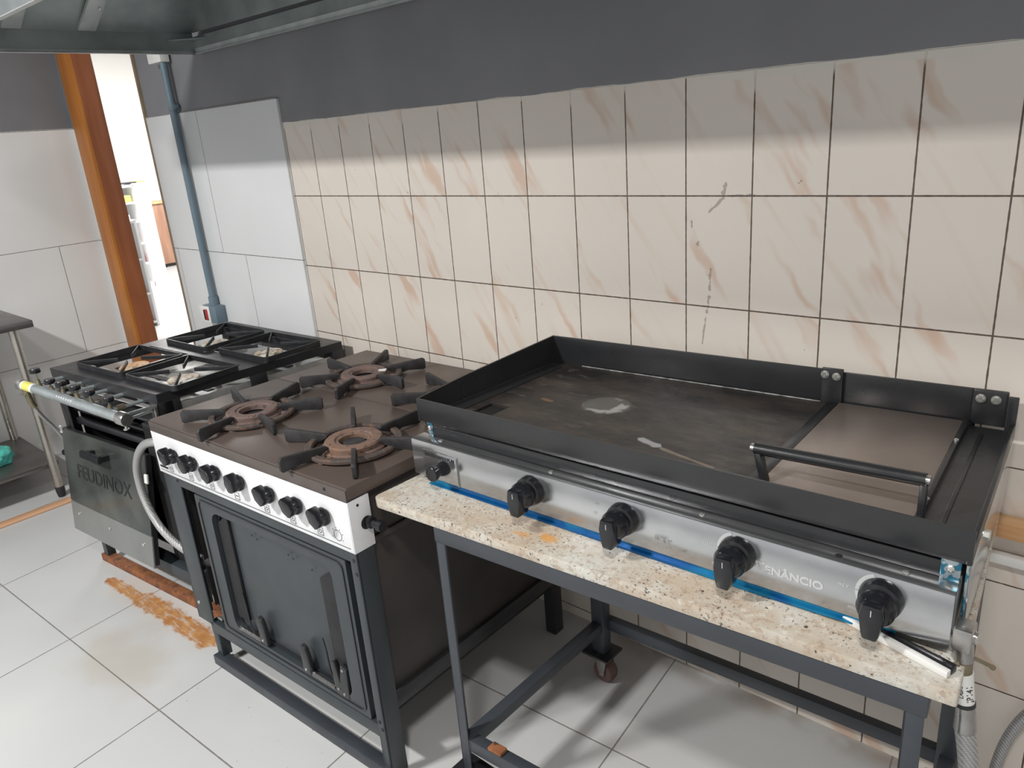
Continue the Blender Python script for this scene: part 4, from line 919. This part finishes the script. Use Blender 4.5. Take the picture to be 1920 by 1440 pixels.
# igniter
m = MB(fG); m.box((0.036, -0.031, 0.800), (0.143, -0.0285, 0.868), 0.001); m.box((0.139, -0.031, 0.798), (0.143, -0.022, 0.866), 0.001); ig = lab(m.build('igniter_plate', 'stainless', pn), 'raised stainless igniter plate')
m = MB(fG)
for i in range(15):
    u = 0.044 + i * 0.0062; m.box((u, -0.0316, 0.854), (u + 0.0036, -0.0310, 0.862))
m.build('igniter_lettering', 'dark_text', ig)
m = MB(fG); m.lathe([(0.017, 0), (0.0165, 0.008), (0.0125, 0.018), (0.0125, 0.024), (0.0175, 0.036), (0.0175, 0.040), (0.0160, 0.0415), (0.0005, 0.042)], (0.103, -0.031, 0.836), (0, -1, 0), 32); m.build('igniter_button', 'black_plastic', gr)
for i, u in enumerate((0.351, 0.565, 0.782, 1.001)):
    m = MB(fG); z = 0.848; v0 = -0.028; U = u - 0.004
    m.lathe([(0.031, 0), (0.031, 0.006), (0.029, 0.016), (0.0225, 0.019), (0.0225, 0.024), (0.0270, 0.026), (0.0265, 0.034), (0.021, 0.044), (0.012, 0.048), (0.0005, 0.049)], (U, v0, z), (0, -1, 0), 40)
    out = [(-0.013, 0.020), (0.013, 0.020), (0.0165, 0.0), (0.0125, -0.026), (0.0095, -0.036), (-0.0095, -0.036), (-0.0125, -0.026), (-0.0165, 0.0)]
    m.prism([(U + x, z + y) for x, y in out], v0 - 0.026, v0 - 0.058, 'y', bev=0.003)
    kb = m.build('knob', 'black_plastic', gr)
    m = MB(fG); m.box((U - 0.0006, v0 - 0.0586, z + 0.004), (U + 0.0006, v0 - 0.0580, z + 0.014)); m.build('knob_mark', 'grey_print', kb)
    if i >= 2:
        m = MB(); m.ring((0, 0), 0.0365, 0.0305, 0, 0.0005, 24, a0=math.radians(110), a1=math.radians(178), bev=0.0001); m.ring((0, 0), 0.0365, 0.0305, 0, 0.0005, 16, a0=math.radians(181), a1=math.radians(225), bev=0.0001)
        for v in m.bm.verts: x, y, zz = v.co; v.co = Vector(fG((U + x, v0 - 0.0003 - zz, z + y)))
        m.build('dial_arc', 'grey_print', pn)
        text_obj('dial_lettering', 'MÁX.', 0.0075, 'grey_print', pn, lambda p, U=U, z=z: fG((U - 0.061 + p[0], -0.0284 - p[2], z - 0.002 + p[1])), 0.0002)
        text_obj('dial_lettering', 'MÍN.', 0.0065, 'grey_print', pn, lambda p, U=U, z=z: fG((U - 0.045 + p[0], -0.0284 - p[2], z - 0.036 + p[1])), 0.0002)
m = MB(fG)                                   # triangular V of the logo
u0, z0 = 0.806, 0.832
m.prism([(u0, z0 + 0.013), (u0 + 0.018, z0 + 0.013), (u0 + 0.009, z0 - 0.004)], -0.0284, -0.0289, 'y', hole=[(u0 + 0.0055, z0 + 0.0103), (u0 + 0.0125, z0 + 0.0103), (u0 + 0.009, z0 + 0.0035)])
lg = m.build('logo_mark', 'grey_print', pn)
text_obj('logo_lettering', 'ENÂNCIO', 0.0190, 'grey_print', pn, lambda p: fG((0.8235 + p[0] * 1.07, -0.0284 - p[2], 0.8280 + p[1])), 0.0003, 0.0007)
# blue film strip under the panel, feet, corner brackets
m = MB(fG); m.prism([(0.046, 0.7835), (0.80, 0.7835), (1.02, 0.789), (1.02, 0.800), (0.046, 0.800)], -0.020, -0.026, 'y'); m.prism([(0.046, 0.7830), (0.80, 0.7830), (1.02, 0.7885), (1.02, 0.7905), (0.046, 0.7850)], -0.026, -0.031, 'y'); lab(m.build('film_strip', 'blue', gr), 'shiny blue film covered base edge')
for u, v in ((0.060, 0.0), (1.05, 0.02), (0.06, 0.44), (1.05, 0.44)):
    m = MB(fG); m.lathe([(0.014, 0), (0.016, 0.003), (0.014, 0.010), (0.010, 0.020)], (u, v, 0.7822), n=20); m.build('foot', 'bolt', gr)
for u0, u1 in ((0.022, 0.038), (1.062, 1.088)):
    m = MB(fG); m.box((u0, 0.004, 0.884), (u1, 0.008, 0.922), 0.0015); br = m.build('corner_bracket', 'film_patch', gr)
    m2 = MB(fG); roundbolt(m2, ((u0 + u1) / 2, 0.004, 0.905), (0, -1, 0), 0.0055, 0.004); m2.build('bolt', 'bolt', br)
m = MB(fG); m.box((WG - 0.004, 0.010, 0.798), (WG, DG - 0.02, 0.918), 0.001); sp_ = lab(m.build('side_sheet', 'stainless', gr), 'zinc right side sheet')
m2 = MB(fG); hexbolt(m2, (WG, 0.10, 0.915), (1, 0, 0), 0.008, 0.010); m2.build('bolt', 'bolt', sp_)
m = MB(fG); m.box((WG - 0.006, 0.0, 0.800), (WG - 0.002, 0.010, 0.918), 0.001); m.build('film_edge', 'film_patch', gr)

# griddle gas fitting and hose
h = thing('gas_hose', 'thick braided gas hose with white tag hanging beside the griddle', 'hose', (2.41, -0.60, 0.8))
m = MB(); m.box((2.392, -0.622, 0.806), (2.416, -0.586, 0.842), 0.004); m.tube([(2.404, -0.604, 0.815), (2.407, -0.604, 0.785)], 0.013, 16); el = m.build('elbow', 'chrome', h)
m = MB(); m.lathe([(0.009, 0), (0.009, 0.006)], (2.416, -0.604, 0.826), (1, -0.3, 0), 16); m.build('elbow_cap', 'bolt', el)
m = MB(); m.tube([(2.407, -0.604, 0.785), (2.409, -0.604, 0.765)], 0.0115, 16); m.build('collar', 'brass', h)
m = MB(); m.tube([(2.36, -0.632, 0.782), (2.385, -0.625, 0.779), (2.405, -0.618, 0.786)], 0.003, 8, sub=4); m.tube([(2.415, -0.600, 0.79), (2.435, -0.585, 0.776), (2.440, -0.58, 0.770)], [0.003, 0.003, 0.004], 8, sub=4); lab(m.build('valve_lever', 'brass', h), 'bent yellowish lever')
m = MB(); m.tube([(2.409, -0.604, 0.766), (2.4155, -0.602, 0.716)], 0.0125, 24); tg = lab(m.build('tag', 'white_plastic', h), 'white paper tag with black print')
ax_t = (Vector((2.4155, -0.602, 0.716)) - Vector((2.409, -0.604, 0.766))).normalized(); T0 = Vector((2.409, -0.604, 0.766))
vd = (Vector((2.5495, -1.6388, 1.5376)) - T0); vd = (vd - ax_t * vd.dot(ax_t)).normalized(); sd_ = vd.cross(ax_t).normalized()
def wrap(p, a0, s0):
    a = a0 - p[1] / 0.0126; return T0 + ax_t * (0.048 - s0 - p[0]) + (vd * math.cos(a) + sd_ * math.sin(a)) * (0.0128 + p[2])
text_obj('tag_lettering', 'JP141', 0.0125, 'black_mark', tg, lambda p: wrap(p, 0.85, 0.004), 0.0002)
text_obj('tag_lettering', 'LAB-5', 0.0085, 'black_mark', tg, lambda p: wrap(p, -0.15, 0.010), 0.0002)
m = MB(); m.tube([(2.4155, -0.602, 0.716), (2.4165, -0.602, 0.710)], 0.0135, 16); m.build('tag_ring', 'rubber', h)
m = MB(); m.tube([(2.4165, -0.602, 0.710), (2.4185, -0.601, 0.692), (2.420, -0.601, 0.668)], [0.0125, 0.0135, 0.0150], 16); m.build('hose_ferrule', 'chrome', h)
m = MB(); m.tube([(2.420, -0.601, 0.668), (2.432, -0.600, 0.60), (2.445, -0.60, 0.50), (2.46, -0.58, 0.36), (2.49, -0.50, 0.18), (2.54, -0.38, 0.03), (2.62, -0.22, 0.014)], 0.0135, 16, sub=8); m.build('hose_body', 'braid', h)
h = MB().tube([(2.56, -0.05, 0.44), (2.475, -0.03, 0.325), (2.432, -0.03, 0.225), (2.415, -0.04, 0.10), (2.43, -0.06, 0.012), (2.60, -0.10, 0.012)], 0.011, 14, sub=8).build('gas_hose', 'braid', None, (2.45, -0.05, 0.1))
tag(h, 'braided hose curving against the tiles in the lower right corner', 'hose')

# black and white bar under the griddle
A0, A1 = Vector((2.232, -0.608, 0.7825)), Vector((2.398, -0.657, 0.7825)); d = (A1 - A0).normalized(); nrm = Vector((-d.y, d.x, 0))
bw = thing('plastic_bar', 'flat black and white plastic bar lying under the griddle right end', 'bar', (2.32, -0.63, 0.7825))
m = MB(); P = [A0, A1, A1 + nrm * 0.010, A0 + nrm * 0.010]; m.prism([(p.x, p.y) for p in P], 0.7825, 0.7935, 'z', bev=0.0015); lab(m.build('white_edge', 'white_plastic', bw), 'white edge')
m = MB(); P = [A0 + nrm * 0.010, A1 + nrm * 0.010, A1 + nrm * 0.026, A0 + nrm * 0.020]; m.prism([(p.x, p.y) for p in P], 0.7825, 0.7945, 'z', bev=0.003); lab(m.build('black_body', 'black_plastic', bw), 'black body')

# ------------------------------------------------------------------ stainless table at the left
s = thing('steel_table', 'stainless steel table with tubular legs against the left tiled wall', 'table', (-1.66, -1.3, 0))
LX, LY = -1.364, -0.693
MB().box((-1.985, -2.3, 0.838), (-1.325, -0.615, 0.870), 0.003).build('table_top', 'steel_top', s)
for x, y in ((LX, LY), (-1.93, LY + 0.0), (LX, -2.2), (-1.93, -2.2)):
    m = MB(); m.tube([(x, y, 0.045), (x, y, 0.838)], 0.019, 20); l = m.build('leg', 'steel', s)
    m = MB(); m.lathe([(0.015, 0), (0.017, 0.004), (0.0205, 0.03), (0.0205, 0.055)], (x, y, 0), n=20); m.build('foot_cap', 'rubber', l)
m = MB(); m.box((-1.955, -2.2, 0.150), (-1.385, -0.66, 0.172), 0.003); m.build('lower_shelf', 'steel_top', s)
for y in (LY, -2.2):
    m = MB(); m.bar((-1.93, y, 0.16), (LX, y, 0.16), 0.02, 0.02, 0.002); m.build('shelf_bearer', 'steel', s)
m = MB(); m.prism([(-1.45, 0.838), (-1.36, 0.838), (-1.36, 0.76), (-1.42, 0.79)], LY - 0.004, LY + 0.004, 'y', bev=0.001); m.build('gusset', 'steel_top', s)
t = bmesh.new(); bmesh.ops.create_icosphere(t, subdivisions=4, radius=0.075)
for v in t.verts:
    n = noise.noise(v.co * 22) * 0.5 + noise.noise(v.co * 55) * 0.3; v.co *= 1 + n * 0.55; v.co.z = max(v.co.z * 0.75, -0.045)
m = MB(); m._add(t); 
for v in m.bm.verts: v.co += Vector((-1.60, -0.87, 0.2175))
o = m.build('plastic_bag', 'teal', None, (-1.60, -0.87, 0.1725), 60); tag(o, 'crumpled teal plastic bag on the lower shelf of the steel table', 'bag')
cp = thing('capped_tube', 'thin tube with black end cap lying on floor beneath steel table', 'tube', (-1.83, -0.9, 0.0))
m = MB(); m.tube([(-1.82, -0.80, 0.011), (-1.85, -1.45, 0.011)], 0.0095, 12); m.build('tube_body', 'steel', cp)
m = MB(); m.tube([(-1.815, -0.735, 0.013), (-1.82, -0.80, 0.013)], 0.0125, 14); m.build('end_cap', 'rubber', cp)
# scraps on the floor behind the leg
for k, (x, y, lb) in enumerate(((-1.90, -0.44, 'crumpled dark plastic wrapper on floor between steel leg and black stove'), (-1.80, -0.36, 'small dusty rag on the floor by the left tiled wall'))):
    t = bmesh.new(); bmesh.ops.create_icosphere(t, subdivisions=3, radius=0.05)
    for v in t.verts: n = noise.noise(v.co * 30 + Vector((k, 0, 0))); v.co *= 1 + n * 0.8; v.co.z = max(v.co.z * 0.4, -0.012)
    m = MB(); m._add(t)
    for v in m.bm.verts: v.co += Vector((x, y, 0.013))
    o = m.build(('wrapper', 'rag')[k], ('rubber', 'steel_top')[k], None, (x, y, 0), 60); tag(o, lb, ('wrapper', 'rag')[k])

for o in bpy.data.objects:
    if '_o' in o.keys(): del o['_o']
